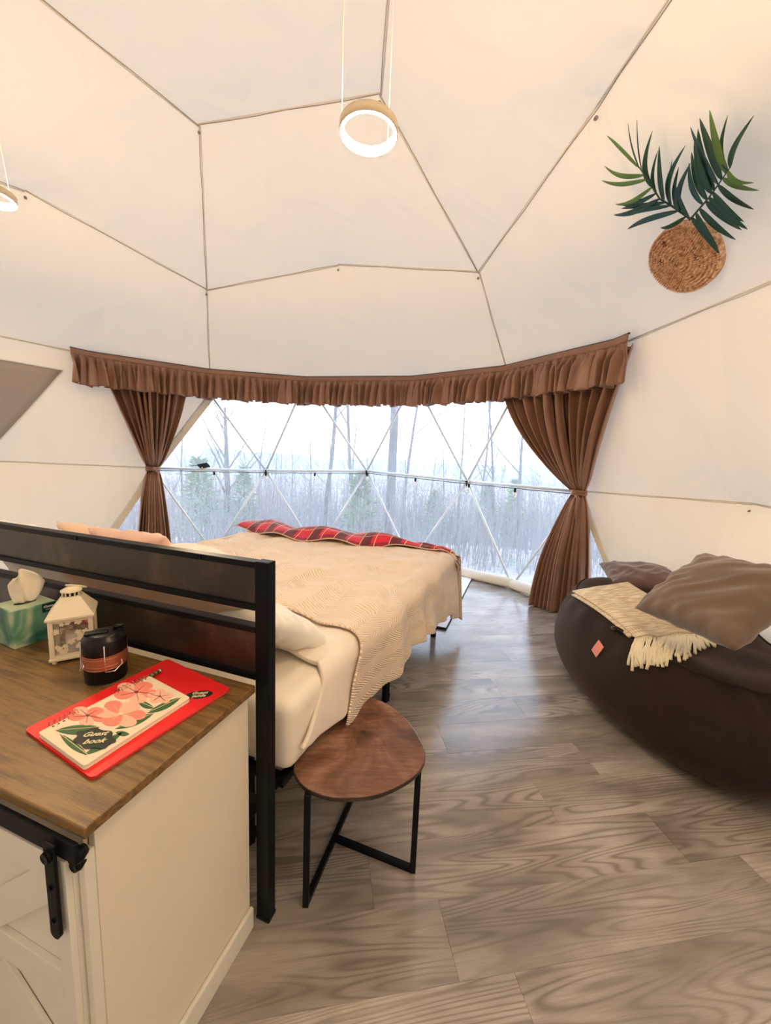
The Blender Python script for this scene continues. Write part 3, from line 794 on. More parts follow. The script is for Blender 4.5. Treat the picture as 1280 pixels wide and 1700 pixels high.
# throw blanket folded over the bag (quad laid on the bag surface)
qa, qb, qc, qd = (953, 988), (1040, 973), (1176, 1056), (1056, 1066)
def thr(u, v_, l=.012):
    x = (qa[0]*(1-u)+qb[0]*u)*(1-v_)+(qd[0]*(1-u)+qc[0]*u)*v_; y = (qa[1]*(1-u)+qb[1]*u)*(1-v_)+(qd[1]*(1-u)+qc[1]*u)*v_
    y -= 9*math.sin(math.pi*v_)*(1-u)*.3; x -= 14*math.sin(math.pi*v_)*(u-.5)*.6
    lift = l + .012*max(0, vn(u*5+3, v_*4))+ .006*math.sin(u*14)*v_
    p, n = on_bag_safe(x, y, lift); return p
tb = thing('throw_blanket', 'oatmeal woven throw with cream fringe folded over the bean bag', 'throw', tuple(thr(.5, .5)))
def put_uv(o, nu, nv, su, sv):
    ul = o.data.uv_layers.new(name='UVMap')
    for l in o.data.loops: i = l.vertex_index; ul.data[l.index].uv = ((i % nu)/(nu-1)*su, (i//nu)/(nv-1)*sv)
g_ = grid(thr, 40, 60)
def relax_grid(g_, nu, nv, it=6):
    X = np.array([tuple(p) for p in g_[0]]).reshape(nv, nu, 3)
    for _ in range(it):
        Y = X.copy(); Y[1:-1, 1:-1] = (X[:-2, 1:-1]+X[2:, 1:-1]+X[1:-1, :-2]+X[1:-1, 2:])/4; 
        Y[0, 1:-1] = (X[0, :-2]+X[0, 2:])/2; Y[-1, 1:-1] = (X[-1, :-2]+X[-1, 2:])/2; Y[1:-1, 0] = (X[:-2, 0]+X[2:, 0])/2; Y[1:-1, -1] = (X[:-2, -1]+X[2:, -1])/2
        X = Y
    return [V(p) for p in X.reshape(-1, 3)], g_[1]
g_ = relax_grid(g_, 40, 60, 5)
g_ = ([p+V((0, 0, .012)) for p in g_[0]], g_[1])
o = obj('woven_cloth', g_, M['weave'], tb); put_uv(o, 40, 60, .5, .8); solid(o, .012, -1)
g2 = grid(lambda u, v_: thr(u*.8-.02, v_*.9+.01, .004)+V((-.012, -.01, 0)), 30, 40); g2 = relax_grid(g2, 30, 40, 5)
o = obj('under_fold', g2, M['weave'], tb); put_uv(o, 30, 40, .5, .8); solid(o, .012, -1)
bm = B()
for k in range(64):
    u = k/63; x0, y0 = lerp(qd[0], qc[0]-8, u), lerp(qd[1]+1, qc[1]-1, u)-5*math.sin(math.pi*u)
    w_ = smooth01((u-.62)/.38); Lp = (34+14*random.random())*(1+.12*math.sin(u*5)); dx, dy = lerp(-.10+.4*(random.random()-.5), .90, w_), lerp(1.0, .42+.2*(random.random()-.5), w_)
    ph = random.random()*6; pts = []
    for j in range(6):
        q = j/5; p_, n_ = on_bag_safe(x0+dx*Lp*q+2.2*math.sin(ph+q*5), y0+dy*Lp*q, .010+.016*math.sin(math.pi*min(1, q+.15))); pts.append(p_)
    pts[0] = thr(u*.93, 1.0)+V((0, 0, .012)) if u < .9 else pts[0]
    tube(bm, pts, [.005, .0065, .007, .007, .0075, .0085], 6)
fr_ = obj('fringe', bm, M['fringe'], tb); fr_['kind'] = 'stuff'

# cushions: puffed squares
def cushion_mesh(W_, H_, T_, n=40, sag=0., seed=0):
    top, bot = [], []; vs, fs = [], []
    def hgt(u, v_):
        e_ = max(0, (1-abs(u)**2.6)*(1-abs(v_)**2.6)); return T_*.5*e_**.42
    def xy(u, v_):
        pin = 1-.055*(1-abs(v_)**2)*1.0 if True else 1; pin2 = 1-.055*(1-abs(u)**2)
        return u*W_/2*pin if False else u*W_/2*(1-.06*(1-v_*v_)), v_*H_/2*(1-.06*(1-u*u))
    for s in (1, -1):
        for j in range(n):
            for i in range(n):
                u, v_ = -1+2*i/(n-1), -1+2*j/(n-1); x_, y_ = xy(u, v_)
                ed = min(1-abs(u), 1-abs(v_))
                wr = (.024*vn(u*2.4+seed, v_*2.4+s*5) + .030*(.22-abs(vn((u+v_)*1.1+seed, (u-v_)*3.0+s*5))) )*min(1, ed*3)*(T_/.18) + .006*math.sin((u if abs(v_) > abs(u) else v_)*17+seed)*math.exp(-((ed-.12)/.1)**2)*min(1, ed*14)*(T_/.2) + .010*math.sin((u+v_)*9+seed)*math.exp(-ed*6)*min(1, ed*8)
                vs.append(V((x_, y_, s*hgt(u, v_)+wr)))
    for s in (0, 1):
        for j in range(n-1):
            for i in range(n-1):
                a = s*n*n+j*n+i; q = (a, a+1, a+1+n, a+n); fs.append(q if s == 0 else q[::-1])
    bm = B(); bv = [bm.verts.new(p) for p in vs]
    for f_ in fs: bm.faces.new([bv[i] for i in f_])
    bmesh.ops.remove_doubles(bm, verts=bm.verts, dist=.0008); return bm
def cushion(name, label, cat, m, c, ax, ay, W_, H_, T_, seed=0, group=None):
    az_ = ax.cross(ay).normalized(); ay = az_.cross(ax).normalized(); ax = ax.normalized()
    bm = cushion_mesh(W_, H_, T_, seed=seed); bmesh.ops.transform(bm, matrix=Matrix.Translation(c) @ frame(ax, ay, az_).to_4x4(), verts=bm.verts)
    o = obj(name, bm, m, None, loc=tuple(c)); return tag(o, label, cat, group)
# large cushion leaning back on the bag: corners top-left (1155,925) left (1068,1010) bottom (1235,1083)
cA, cB, cD = O+ray(1157, 922)*2.75*1.02, O+ray(1066, 1010)*2.55, O+ray(1238, 1082)*2.20
ax_ = (cD-cB); ay_ = (cA-cB)
cush = cushion('cushion', 'big taupe velour cushion leaning across the bean bag', 'cushion', M['suede'], cB+ax_*.5+ay_*.5, ax_, ay_, ax_.length*1.02, max(ay_.length, .5), .20, 2, 'brown cushions on the bean bag')
cushion('cushion', 'dusky brown cushion lying flat behind the taupe one', 'cushion', M['suede2'], V((2.02, 2.98, .655)), V((.95, -.3, .05)), V((.3, .95, .12)), .50, .46, .15, 5, 'brown cushions on the bean bag')

# ------------------------------------------------------------------ basket plaque and palm fronds on the dome wall
bp, bn = on_dome(1141, 425); bu_ = (V((0, 0, 1))-bn*bn.z).normalized(); br = bu_.cross(bn).normalized()
if br.dot(xr) < 0: br = -br
RB = (on_dome(1205, 425)[0]-on_dome(1077, 425)[0]).length/2*.97; RBv = (on_dome(1141, 368)[0]-on_dome(1141, 483)[0]).length/2*.97
nr = 11
def bask(u, v_):
    a = 2*math.pi*u; r = v_
    k = r*nr; bump = abs(math.sin(math.pi*k))**.6*.020; ri = int(k)
    br_ = .0065*math.sin(a*(10+ri*8)+ri*2.1)*(1 if r > .05 else 0)
    x_ = math.cos(a)*r*RB*(1+.01*math.sin(5*a)); y_ = math.sin(a)*r*RBv
    return bp + br*x_ + bu_*y_ + bn*(.022+bump+br_+.02*(1-r*r)) if v_ < .999 else bp + br*x_ + bu_*y_ + bn*.004
bk = thing('basket_plaque', 'round braided jute basket plate hung on the dome wall below the fronds', 'basket', tuple(bp))
obj('braided_disc', grid(bask, 560, nr*6+2, closed_u=True), M['jute'], bk)
for x, y in ((1115, 394), (1110, 424), (1168, 416), (1145, 440)):
    kp, kn = on_dome(x, y); kp = kp+bn*.052; bm = B()
    for j in range(5):
        a = j*1.26; tube(bm, [kp, kp+(br*math.cos(a)+bu_*math.sin(a))*.018+bn*.004], [.005, .002], 5)
    obj('knot', bm, M['knot'], bk)
def crp(x, y): return 960+x/4, 160+y/4
def wallpt(x, y, lift):
    X, Y = crp(x, y); d = ray(X, Y); k = ((bp+bn*lift)-O).dot(bn)/d.dot(bn); return O+d*k
def frond(name_label, rach, leaves, base_lift):
    r_ = thing('palm_frond', name_label, 'palm frond', tuple(wallpt(*rach[0], .05)), 0, 'palm fronds above the basket')
    pts = [wallpt(x, y, base_lift+.03*i) for i, (x, y) in enumerate(rach)]
    bm = B(); tube(bm, pts, [.0055, .005, .004, .003, .002][:len(pts)], 7); obj('stem', bm, M['leaf'], r_)
    for k, (b_, t_, wd, mt, cv) in enumerate(leaves):
        wd *= .80; l1 = .03+.11*random.random()
        best = min(((math.hypot(lerp(rach[i][0], rach[i+1][0], q/20)-b_[0], lerp(rach[i][1], rach[i+1][1], q/20)-b_[1]), i+q/20) for i in range(len(rach)-1) for q in range(21)))[1]
        bi = min(int(best), len(rach)-2); bq = best-bi; b_ = (lerp(rach[bi][0], rach[bi+1][0], bq), lerp(rach[bi][1], rach[bi+1][1], bq)); l0 = base_lift+.03*best
        p0, p1 = wallpt(*b_, l0), wallpt(*t_, l1); d = p1-p0; L_ = d.length; sd_ = d.cross(bn).normalized()
        W_ = wd; vs_, fs_ = [], []; N_ = 12
        for i in range(N_+1):
            t = i/N_; c_ = lerp(p0, p1, t)+sd_*cv*math.sin(math.pi*t)*L_ + bn*.02*math.sin(math.pi*t)
            w_ = W_*(math.sin(math.pi*min(1, t**.75*.93+.05))**.8)*.5 if t < 1 else .0003
            vs_ += [c_-sd_*w_+bn*w_*.35, c_, c_+sd_*w_+bn*w_*.35]
        for i in range(N_):
            a = i*3; fs_ += [(a, a+1, a+4, a+3), (a+1, a+2, a+5, a+4)]
        o = obj('leaflet', (vs_, fs_), M[mt], r_); solid(o, .0012)
Lf = [((405, 475), (190, 260), .026, 'leaf2', .08), ((400, 470), (330, 180), .010, 'leaf', .06), ((430, 490), (390, 155), .010, 'leaf', .06), ((440, 520), (175, 463), .030, 'leaf2', -.03),
      ((462, 550), (155, 558), .028, 'leaf2', -.02), ((490, 600), (245, 715), .028, 'leaf2', -.06), ((520, 640), (262, 712), .030, 'leaf', -.04), ((535, 680), (235, 788), .038, 'leaf3', -.03),
      ((575, 715), (285, 745), .030, 'leaf3', .05), ((600, 750), (300, 798), .030, 'leaf3', .08), ((650, 780), (325, 883), .038, 'leaf3', .06), ((715, 800), (545, 872), .028, 'leaf', -.05),
      ((510, 600), (493, 228), .038, 'leaf', -.10), ((535, 640), (528, 360), .026, 'leaf3', -.04), ((572, 690), (538, 328), .034, 'leaf', .04), ((615, 725), (712, 325), .034, 'leaf3', -.10),
      ((640, 700), (622, 420), .014, 'leaf', .02), ((690, 760), (748, 440), .036, 'leaf3', -.06), ((775, 765), (640, 575), .030, 'leaf3', .06), ((700, 740), (668, 468), .03, 'leaf', -.05), ((670, 760), (650, 600), .03, 'leaf', .05)]
Rf = [((1000, 465), (1167, 125), .030, 'leaf', -.06), ((975, 480), (993, 125), .028, 'leaf', -.06), ((950, 485), (872, 88), .040, 'leaf2', .05), ((930, 530), (806, 145), .046, 'leaf', .07),
      ((905, 570), (745, 205), .030, 'leaf3', .05), ((885, 605), (795, 215), .050, 'leaf', .02), ((865, 630), (770, 300), .044, 'leaf', .03), ((840, 670), (752, 370), .040, 'leaf', .03), ((815, 710), (735, 440), .034, 'leaf3', .0),
      ((1005, 500), (1165, 573), .030, 'leaf2', .03), ((970, 545), (1200, 625), .036, 'leaf2', -.05), ((935, 590), (1165, 750), .034, 'leaf', -.05), ((905, 640), (1100, 833), .036, 'leaf', -.06),
      ((880, 680), (1125, 883), .044, 'leaf', -.07), ((855, 700), (1085, 888), .044, 'leaf', -.08), ((825, 760), (1045, 952), .042, 'leaf', -.05), ((780, 770), (922, 992), .036, 'leaf', -.08), ((755, 800), (940, 1050), .046, 'leaf', -.12)]
frond('dark green palm frond fanning left above the jute basket', [(745, 815), (640, 740), (540, 680), (465, 560), (400, 465)], Lf, .05)
frond('green palm frond rising right with leaves over the basket rim', [(740, 820), (800, 750), (870, 670), (940, 570), (1012, 468)], Rf, .07)

# ------------------------------------------------------------------ headboard
HA = math.radians(161.0); hu = V((math.cos(HA), math.sin(HA), 0)); hv = V((math.sin(HA), -math.cos(HA), 0)); 
if hv.y < 0: hv = -hv
HR = frame(hu, hv, V((0, 0, 1)))
HP = V((-.337, 1.082, 0)); HW = 1.98
bed = thing('bed', 'king bed on black metal frame with dark rustic headboard', 'bed', tuple(HP), 0)
def hb(u, v_, z): return HP + hu*u + hv*v_ + V((0, 0, z))
for u in (0, HW):
    bm = B(); box(bm, hb(u, 0, .5965), (.046, .036, 1.193), HR, .003); obj('headboard_post', bm, M['black'], bed, smooth=False)
    bm = B(); box(bm, hb(u, 0, .006), (.05, .04, .012), HR, .003); obj('foot_cap', bm, M['black_plastic'], bed, smooth=False)
def rail(z0, z1):
    bm = B(); box(bm, hb(HW/2, 0, z1-.009), (HW-.046, .034, .018), HR, .002); box(bm, hb(HW/2, 0, z0+.009), (HW-.046, .034, .018), HR, .002)
    fr = obj('rail_frame', bm, M['black'], bed, smooth=False)
    bm = B(); box(bm, hb(HW/2, 0.002, (z0+z1)/2), (HW-.048, .020, z1-z0-.034), HR, .001); obj('rustic_board', bm, M['rail_wood'], bed, smooth=False)
    return fr
fr = rail(1.045, 1.190)
for u in (.22, .76, 1.3):
    bm = B(); lathe(bm, [(0, .004), (.006, .004), (.007, 0)], hb(u, -.017, 1.181), 10, -hv); obj('bolt_head', bm, M['black'], fr)
rail(.83, .995)
bm = B(); box(bm, hb(HW/2, 0, .40), (HW-.046, .03, .03), HR, .002); obj('lower_crossbar', bm, M['black'], bed, smooth=False)
# bed frame legs
BU, BV = V((-.9272, .3746, 0)), V((.3746, .9272, 0)); BRm = frame(BU, BV, V((0, 0, 1))); C0 = V((-.283, 1.156, 0)); BL_, BW_ = 2.17, 1.90
def bp_(t, u, z): return C0 + BV*t + BU*u + V((0, 0, z))
def fr_bar(a, b, r=.015, name='frame_rail'):
    bm = B(); c_ = (a+b)/2; d = (b-a); L_ = d.length; d = d.normalized(); s = d.orthogonal().normalized() if abs(d.z) > .9 else V((0, 0, 1)).cross(d).normalized()
    box(bm, c_, (L_, r*2, r*2), frame(d, s, d.cross(s)), .003); return obj(name, bm, M['black'], bed, smooth=False)
fz = .40
fr_bar(bp_(.0, .04, fz), bp_(BL_, .04, fz)); fr_bar(bp_(.0, BW_-.04, fz), bp_(BL_, BW_-.04, fz)); fr_bar(bp_(.02, .04, fz), bp_(.02, BW_-.04, fz)); fr_bar(bp_(BL_, .04, fz), bp_(BL_, BW_-.04, fz)); fr_bar(bp_(.05, BW_/2, fz), bp_(BL_, BW_/2, fz))
for t, uu in ((.08, .24), (1.13, .10), (2.13, .07)):
    for u in (uu, BW_/2, BW_-uu):
        fr_bar(bp_(t, u, 0), bp_(t, u, fz), .017, 'leg')
        fr_bar(bp_(t-.0, u, .012), bp_(t+.05, u, .012), .012, 'leg_foot')
fr_bar(bp_(.03, .05, .40), bp_(.05, .235, .13), .016, 'brace')
for k in range(9): fr_bar(bp_(.2+k*.23, .05, .40), bp_(.2+k*.23, BW_-.05, .40), .010, 'slat')
# mattress with fitted sheet
bm = B(); box(bm, bp_(BL_/2, BW_/2, .56), (BW_, BL_, .25), BRm, .055, 4)
mt = obj('mattress', bm, M['sheet'], None, loc=tuple(bp_(BL_/2, BW_/2, .415))); tag(mt, 'thick mattress in a white fitted sheet behind the headboard', 'mattress')

# draped layer builder: profile across the bed at each t
def drape(name, t0f, t1f, hem, hemL, ztop, out, m, parent, label, cat, nu=150, nv=90, wr=.012, seed=0, uvs=None, foot=None, rr=.075, rib=0, thick=.008, sag=0):
    out_ = out
    def f(u, v_):
        # arclength coordinate across: right hem .. crease .. top .. left crease .. left hem
        h0 = ztop
        if u < .26: s = u/.26; reg = 0
        elif u < .74: s = (u-.26)/.48; reg = 1
        else: s = (u-.74)/.26; reg = 2
        t0, t1 = t0f(u), t1f(u); t = lerp(t0, t1, v_); out = out_*interp(t, [.15, .8], [.35, 1.0])
        zh = hem(t) if reg == 0 else hemL(t)
        if reg == 1: off, z = lerp(rr*.55-0, BW_-rr*.55, s), h0
        else:
            q = 1-s if reg == 0 else s     # 0 at crease, 1 at hem
            arc = .28
            if q < arc: a = q/arc*math.pi/2; off, z = rr*.55-(rr*.55+out)*math.sin(a), h0-rr*(1-math.cos(a))
            else:
                k = (q-arc)/(1-arc); off, z = -out-.035*k*interp(t, [.2, .9], [.2, 1]), lerp(h0-rr, zh, k)
                fold = math.sin(t*17+seed+1.5*math.sin(t*5))*.5+math.sin(t*31+seed*2)*.25
                off += -.030*k*fold*interp(t, [.2, .9], [.3, 1])
            if reg == 2: off = BW_-off
        x = bp_(t, off, z)
        n_ = wr*2*(vn(t*5+seed, off*5+z*4)+.5*vn(t*13+seed, off*9)) + wr*1.3*(.25-abs(vn(t*3.0-off*1.2+seed, t*1.5+off*7+z*3)))*smooth01((t-.5)*2)
        if reg == 1: x.z += n_ + sag*math.sin(math.pi*s) - .0*s
        else: x += BU*(-n_ if reg == 0 else n_)
        return x
    g_ = grid(f, nu, nv); o = obj(name, g_, m, parent, loc=None if parent else tuple(bp_(1.2, .9, ztop)))
    ul = o.data.uv_layers.new(name='UVMap')
    for l in o.data.loops:
        i = l.vertex_index; u_, v_ = (i % nu)/(nu-1), (i//nu)/(nv-1); ul.data[l.index].uv = (u_*3.1, lerp(t0f(u_), t1f(u_), v_))
    solid(o, thick, 1)
    if label: tag(o, label, cat)
    return o
ZT = .70
duv = drape('duvet', lambda u: interp(u, [0, .10, .26, .5, 1], [.04, .13, .24, .34, .34]), lambda u: .82, lambda t: interp(t, [0, .1, .3, .5, .7, 2], [.53, .50, .47, .50, .60, .62]), lambda t: .4, ZT+.02, .032, M['duvet'], None,
            'white duvet folded back below the pillows', 'duvet', wr=.017, seed=8, thick=.016)
hem_t = [0.2, .35, .55, .75, .95, 1.15, 1.4, 1.7, 1.95, 2.1, 2.3]
hem_z = [.46, .43, .43, .42, .46, .44, .38, .33, .30, .20, .16]
cov = drape('coverlet', lambda u: interp(u, [0, .10, .2, .26, .34, .6, 1], [.30, .36, .44, .50, .56, .60, .62]), lambda u: BL_+.05, lambda t: interp(t, hem_t, hem_z), lambda t: .34, ZT+.045, .07, M['quilt'], None,
            'cream ribbed coverlet draped over the bed down to its legs', 'coverlet', nu=240, nv=200, wr=.017, seed=8, thick=.01)
# foot end fall of the coverlet
def foot_f(u, v_):
    off = lerp(-.085, BW_+.085, u); q = v_
    a = min(1, q/.2)*math.pi/2; t = BL_+.05+.06*math.sin(a)+.05*q+.02*math.sin(off*16)*q; z = ZT+.045-.07*(1-math.cos(a))-max(0, q-.2)/.8*(.40+.12*math.exp(-((u)/.05)**2))
    e_ = math.exp(-(u/.04)**2)*q*.05
    return bp_(t, off-e_+0*u, z+ (-.03 if (u < .02 or u > .98) else 0))
obj('foot_fall', grid(foot_f, 90, 24), M['quilt'], cov)
cv = bpy.data.objects['foot_fall']; ul = cv.data.uv_layers.new(name='UVMap')
for l in cv.data.loops: i = l.vertex_index; ul.data[l.index].uv = ((i % 90)/89*3.1, 2.3+(i//90)/23*.5)
solid(cv, .01, 1)
# red plaid throw bunched along the foot edge
def pl_f(u, v_):
    off = lerp(-.10, BW_+.12, u); 
    wdt = interp(off, [-.1, .0, .25, .7, 1.2, 1.7, 2.0], [.07, .10, .16, .30, .38, .36, .3])
    t = lerp(BL_+.06, BL_+.06-wdt, v_)
    bump = (.066*math.sin(math.pi*min(1, v_*1.05))**.8*smooth01(off/.5)) * (.9+.25*vn(off*3+2, v_*2+1)) 
    z = ZT+.062+bump+.018*vn(off*9, v_*5) + .02*math.sin(off*11+v_*4)*smooth01(off/.4)
    z += interp(off, [-.1, -.06, 0, .05], [-.17, -.08, -.02, 0])
    z = z if v_ > .02 else z
    t += .02*math.sin(off*8)
    if off < 0: t += .02
    return bp_(t, off if off > -.07 else -.095, z)
o = obj('plaid_throw', grid(pl_f, 130, 34), M['plaid'], None, loc=tuple(bp_(BL_, .9, ZT+.05))); put_uv(o, 130, 34, 2.4, .55); solid(o, .008, 1); tag(o, 'red and black plaid throw bunched along the foot of the bed', 'throw')
# pillows against the headboard
def pil(label, m, t, u, z, W_, H_, T_, lean, yaw=0, seed=0):
    c_ = bp_(t, u, z); Ry = Matrix.Rotation(math.radians(yaw), 3, 'Z'); ax = Ry @ BU; le = math.radians(lean)
    ay = (Ry @ BV)*(-math.sin(le)) + V((0, 0, math.cos(le)))
    return cushion('pillow', label, 'pillow', m, c_, ax, ay, W_, H_, T_, seed, 'pillows heaped against the headboard')
pil('white pillow lying at the right end behind the headboard post', M['pillow'], .29, .42, .80, .66, .42, .16, 58, -8, 1)
pil('tan pillow propped on the headboard near the right post', M['tan'], .17, .60, .915, .74, .42, .15, 22, 0, 2)
pil('olive cream pillow lying flat with its edge above the top rail', M['duvet'], .50, .98, .915, .60, .42, .15, 66, 8, 3)
pil('tan pillow in the middle behind the lantern', M['tan'], .14, 1.05, .91, .68, .42, .15, 20, 0, 4)
pil('cream pillow at the left behind the tissue box', M['pillow'], .16, 1.60, .91, .66, .42, .16, 20, 0, 5)
pil('blush waffle pillow standing behind the top rail', M['pinkcase'], .44, 1.24, .90, .50, .42, .15, 34, 6, 6)
pil('peach pillow peeking over the rail at left', M['tan'], .48, 1.60, .865, .60, .44, .16, 32, -4, 7)

# rug at the foot of the bed
rg = thing('rug', 'white rug with dark bound edge poking from the bed foot', 'rug', (.7, 3.9, 0))
qa_, qb_, qc_ = at_z(740, 1046, 0), at_z(783, 962, 0), at_z(704, 1039, 0)
dl = (qc_-qa_).normalized()*1.6; quad = [qa_, qb_, qb_+dl, qa_+dl]
bm = B(); prism(bm, [(p.x, p.y) for p in quad], .003, .022); obj('pile', bm, M['rug'], rg, smooth=False)
bm = B(); tube(bm, [qa_+V((0, 0, .012)), qa_+dl+V((0, 0, .012))], .011, 6); obj('binding', bm, M['rug_edge'], rg)
bm = B(); tube(bm, [qa_+V((0, 0, .010)), qb_+V((0, 0, .010))], .006, 6); obj('binding', bm, M['rug_edge'], rg)

# ------------------------------------------------------------------ stool
SZ = .437
st = thing('side_table', 'rounded triangular side table with rustic brown top and black legs', 'side table', (-.02, 1.33, 0))
out_px = [(488, 1270), (500, 1232), (530, 1196), (556, 1172), (584, 1158), (612, 1157), (642, 1168), (672, 1191), (693, 1219), (706, 1252), (697, 1277), (672, 1298), (630, 1317), (590, 1323), (548, 1322), (512, 1309), (494, 1292)]
P_ = [at_z(x, y, SZ) for x, y in out_px]
def closed_spline(P, n):
    out = []; m = len(P)
    for k in range(n):
        s = k/n*m; i = int(s); q = s-i; p0, p1, p2, p3 = P[(i-1) % m], P[i % m], P[(i+1) % m], P[(i+2) % m]
        out.append(.5*((2*p1)+(-p0+p2)*q+(2*p0-5*p1+4*p2-p3)*q*q+(-p0+3*p1-3*p2+p3)*q**3))
    return out
sp_ = closed_spline(P_, 90)
A_ = sum(sp_[i].x*sp_[(i+1) % 90].y-sp_[(i+1) % 90].x*sp_[i].y for i in range(90))
if A_ < 0: sp_ = sp_[::-1]
bm = B(); prism(bm, [(p.x, p.y) for p in sp_], SZ-.016, SZ); tp = obj('tabletop', bm, M['stool_wood'], st, smooth=False)
md = tp.modifiers.new('bevel', 'BEVEL'); md.width = .003; md.segments = 2; md.limit_method = 'ANGLE'
bm = B(); prism(bm, [(lerp(V((-.02, 1.33, 0)), p, 1.003).x, lerp(V((-.02, 1.33, 0)), p, 1.003).y) for p in sp_], SZ-.0165, SZ-.003); obj('edge_band', bm, M['rail_wood'], st, smooth=False)
l1, l2, l3 = V((-.213, 1.115, 0)), V((.153, 1.237, 0)), V((-.075, 1.60, 0)); jn = l1+(l3-l1)*.47
def sbar(a, b, w_=.020, name='leg'):
    d = (b-a); L_ = d.length; d = d.normalized(); s = V((1, 0, 0)) if abs(d.z) > .9 else V((0, 0, 1)).cross(d).normalized()
    bm = B(); box(bm, (a+b)/2, (L_, w_, w_), frame(d, s, d.cross(s)), .002); return obj(name, bm, M['black'], st, smooth=False)
zt2 = SZ-.0165
for l in (l1, l2, l3): sbar(l+V((0, 0, .0)), l+V((0, 0, zt2)))
zz = V((0, 0, .010)); sbar(l1+zz, l3+zz, .02, 'base_bar'); sbar(jn+zz, l2+zz, .02, 'base_bar')
zz = V((0, 0, zt2-.010)); sbar(l1+zz, l3+zz, .018, 'top_bar'); sbar(jn+zz, l2+zz, .018, 'top_bar')

# ------------------------------------------------------------------ cabinet
CZ = .83; CA = math.radians(18.6+90)
cu = V((-math.cos(math.radians(18.6)), math.sin(math.radians(18.6)), 0)) ; cu = V((-.9478, .3190, 0)); cvv = V((.3190, .9478, 0)); CR = frame(cu, cvv, V((0, 0, 1)))
CO = V((-.507, .600, 0)); CWD, CDP = 1.25, .474
def cb(u, v_, z): return CO + cu*u + cvv*v_ + V((0, 0, z))
cab = thing('cabinet', 'cream farmhouse cabinet with oak top and sliding barn door', 'cabinet', tuple(cb(0, 0, 0)))
def cbox(name, u0, u1, v0, v1, z0, z1, m, parent=None, bev=.0015):
    bm = B(); box(bm, cb((u0+u1)/2, (v0+v1)/2, (z0+z1)/2), (abs(u1-u0), abs(v1-v0), abs(z1-z0)), CR, bev); return obj(name, bm, m, parent or cab, smooth=False)
t_ = cbox('countertop', 0, CWD, 0, CDP, CZ-.022, CZ, M['top_wood'], bev=.003)
t_.data.transform(LOC[cab.name]); 
# re-seat the top so that its grain runs along the cabinet
Mloc = Matrix.Translation(cb(CWD/2, CDP/2, CZ)) @ CR.to_4x4(); t_.data.transform(Mloc.inverted()); t_.matrix_parent_inverse = Matrix.Identity(4)
t_.location = cb(CWD/2, CDP/2, CZ)-V(cab.location); t_.rotation_euler = CR.to_euler()
cbox('side_panel', .022, .040, .030, CDP-.006, 0.0, CZ-.022, M['cream'])
cbox('side_panel', CWD-.04, CWD-.022, .030, CDP-.006, 0, CZ-.022, M['cream'])
cbox('back_panel', .04, CWD-.04, CDP-.02, CDP-.008, .05, CZ-.03, M['cream'])
cbox('bottom_panel', .04, CWD-.04, .03, CDP-.02, .06, .08, M['cream'])
cbox('base_moulding', .008, .0215, .012, CDP-.004, 0, .075, M['white_paint'], bev=.005)
cbox('plinth', .022, CWD-.022, .012, .030, 0, .075, M['white_paint'])
cbox('corner_stile', .024, .041, .010, .030, .075, CZ-.075, M['white_paint'], bev=.002)
cbox('corner_stile', CWD-.06, CWD-.024, .010, .030, .075, CZ-.022, M['white_paint'])
cbox('face_board', .041, CWD-.06, .022, .030, .075, CZ-.022, M['cream'])
# sliding rail, hanger strap and barn door
rl = cbox('slide_rail', .010, CWD-.02, -.012, -.004, CZ-.066, CZ-.026, M['black'], bev=.002)
bm = B(); lathe(bm, [(0, .010), (.012, .010), (.016, 0), (.010, -.014), (0, -.014)], cb(.022, -.001, CZ-.060), 14, -cvv); obj('rail_stop', bm, M['black'], rl)
bm = B(); lathe(bm, [(0, .008), (.010, .008), (.013, 0), (.008, -.012), (0, -.012)], cb(.032, .004, CZ-.088), 12, -cvv); obj('rail_stop', bm, M['black'], rl)
dr = cbox('barn_door', .043, .62, .0015, .018, .055, CZ-.075, M['white_paint'])
def dbox(name, u0, u1, z0, z1, th=.010): return cbox(name, u0, u1, -.0105, .0015, z0, z1, M['white_paint'], dr, .0015)
dbox('door_stile', .043, .078, .055, CZ-.075); dbox('door_stile', .56, .62, .055, CZ-.075); dbox('door_rail', .078, .56, CZ-.135, CZ-.075); dbox('door_rail', .078, .56, .055, .115); dbox('door_rail', .078, .56, .43, .50)
def diag(u0, z0, u1, z1):
    a, b = cb(u0, -.004, z0), cb(u1, -.004, z1); d = (b-a).normalized(); n_ = -cvv; s = d.cross(n_)
    bm = B(); box(bm, (a+b)/2, ((b-a).length, .070, .0085), frame(d, s, n_), .0015); obj('door_brace', bm, M['white_paint'], dr, smooth=False)
diag(.10, .685, .29, .53); diag(.52, .685, .33, .53); diag(.29, .40, .10, .24); diag(.33, .40, .52, .24)
def strap(u):
    bm = B(); box(bm, cb(u, -.020, CZ-.125), (.028, .006, .185), CR, .002)
    lathe(bm, [(0, .0032), (.0128, .0032), (.0128, -.0032), (0, -.0032)], cb(u, -.020, CZ-.217), 16, -cvv)
    h_ = obj('hanger_strap', bm, M['black'], dr, smooth=False)
    bm = B(); lathe(bm, [(0, .008), (.010, .008), (.011, .004), (.011, -.004), (0, -.004)], cb(u, -.022, CZ-.055), 20, -cvv); obj('roller', bm, M['black'], h_)
    for z in (CZ-.12, CZ-.19):
        bm = B(); lathe(bm, [(0, .006), (.004, .006), (.005, .002)], cb(u, -.021, z), 8, -cvv); obj('bolt', bm, M['black'], h_)
strap(.062); strap(.55)

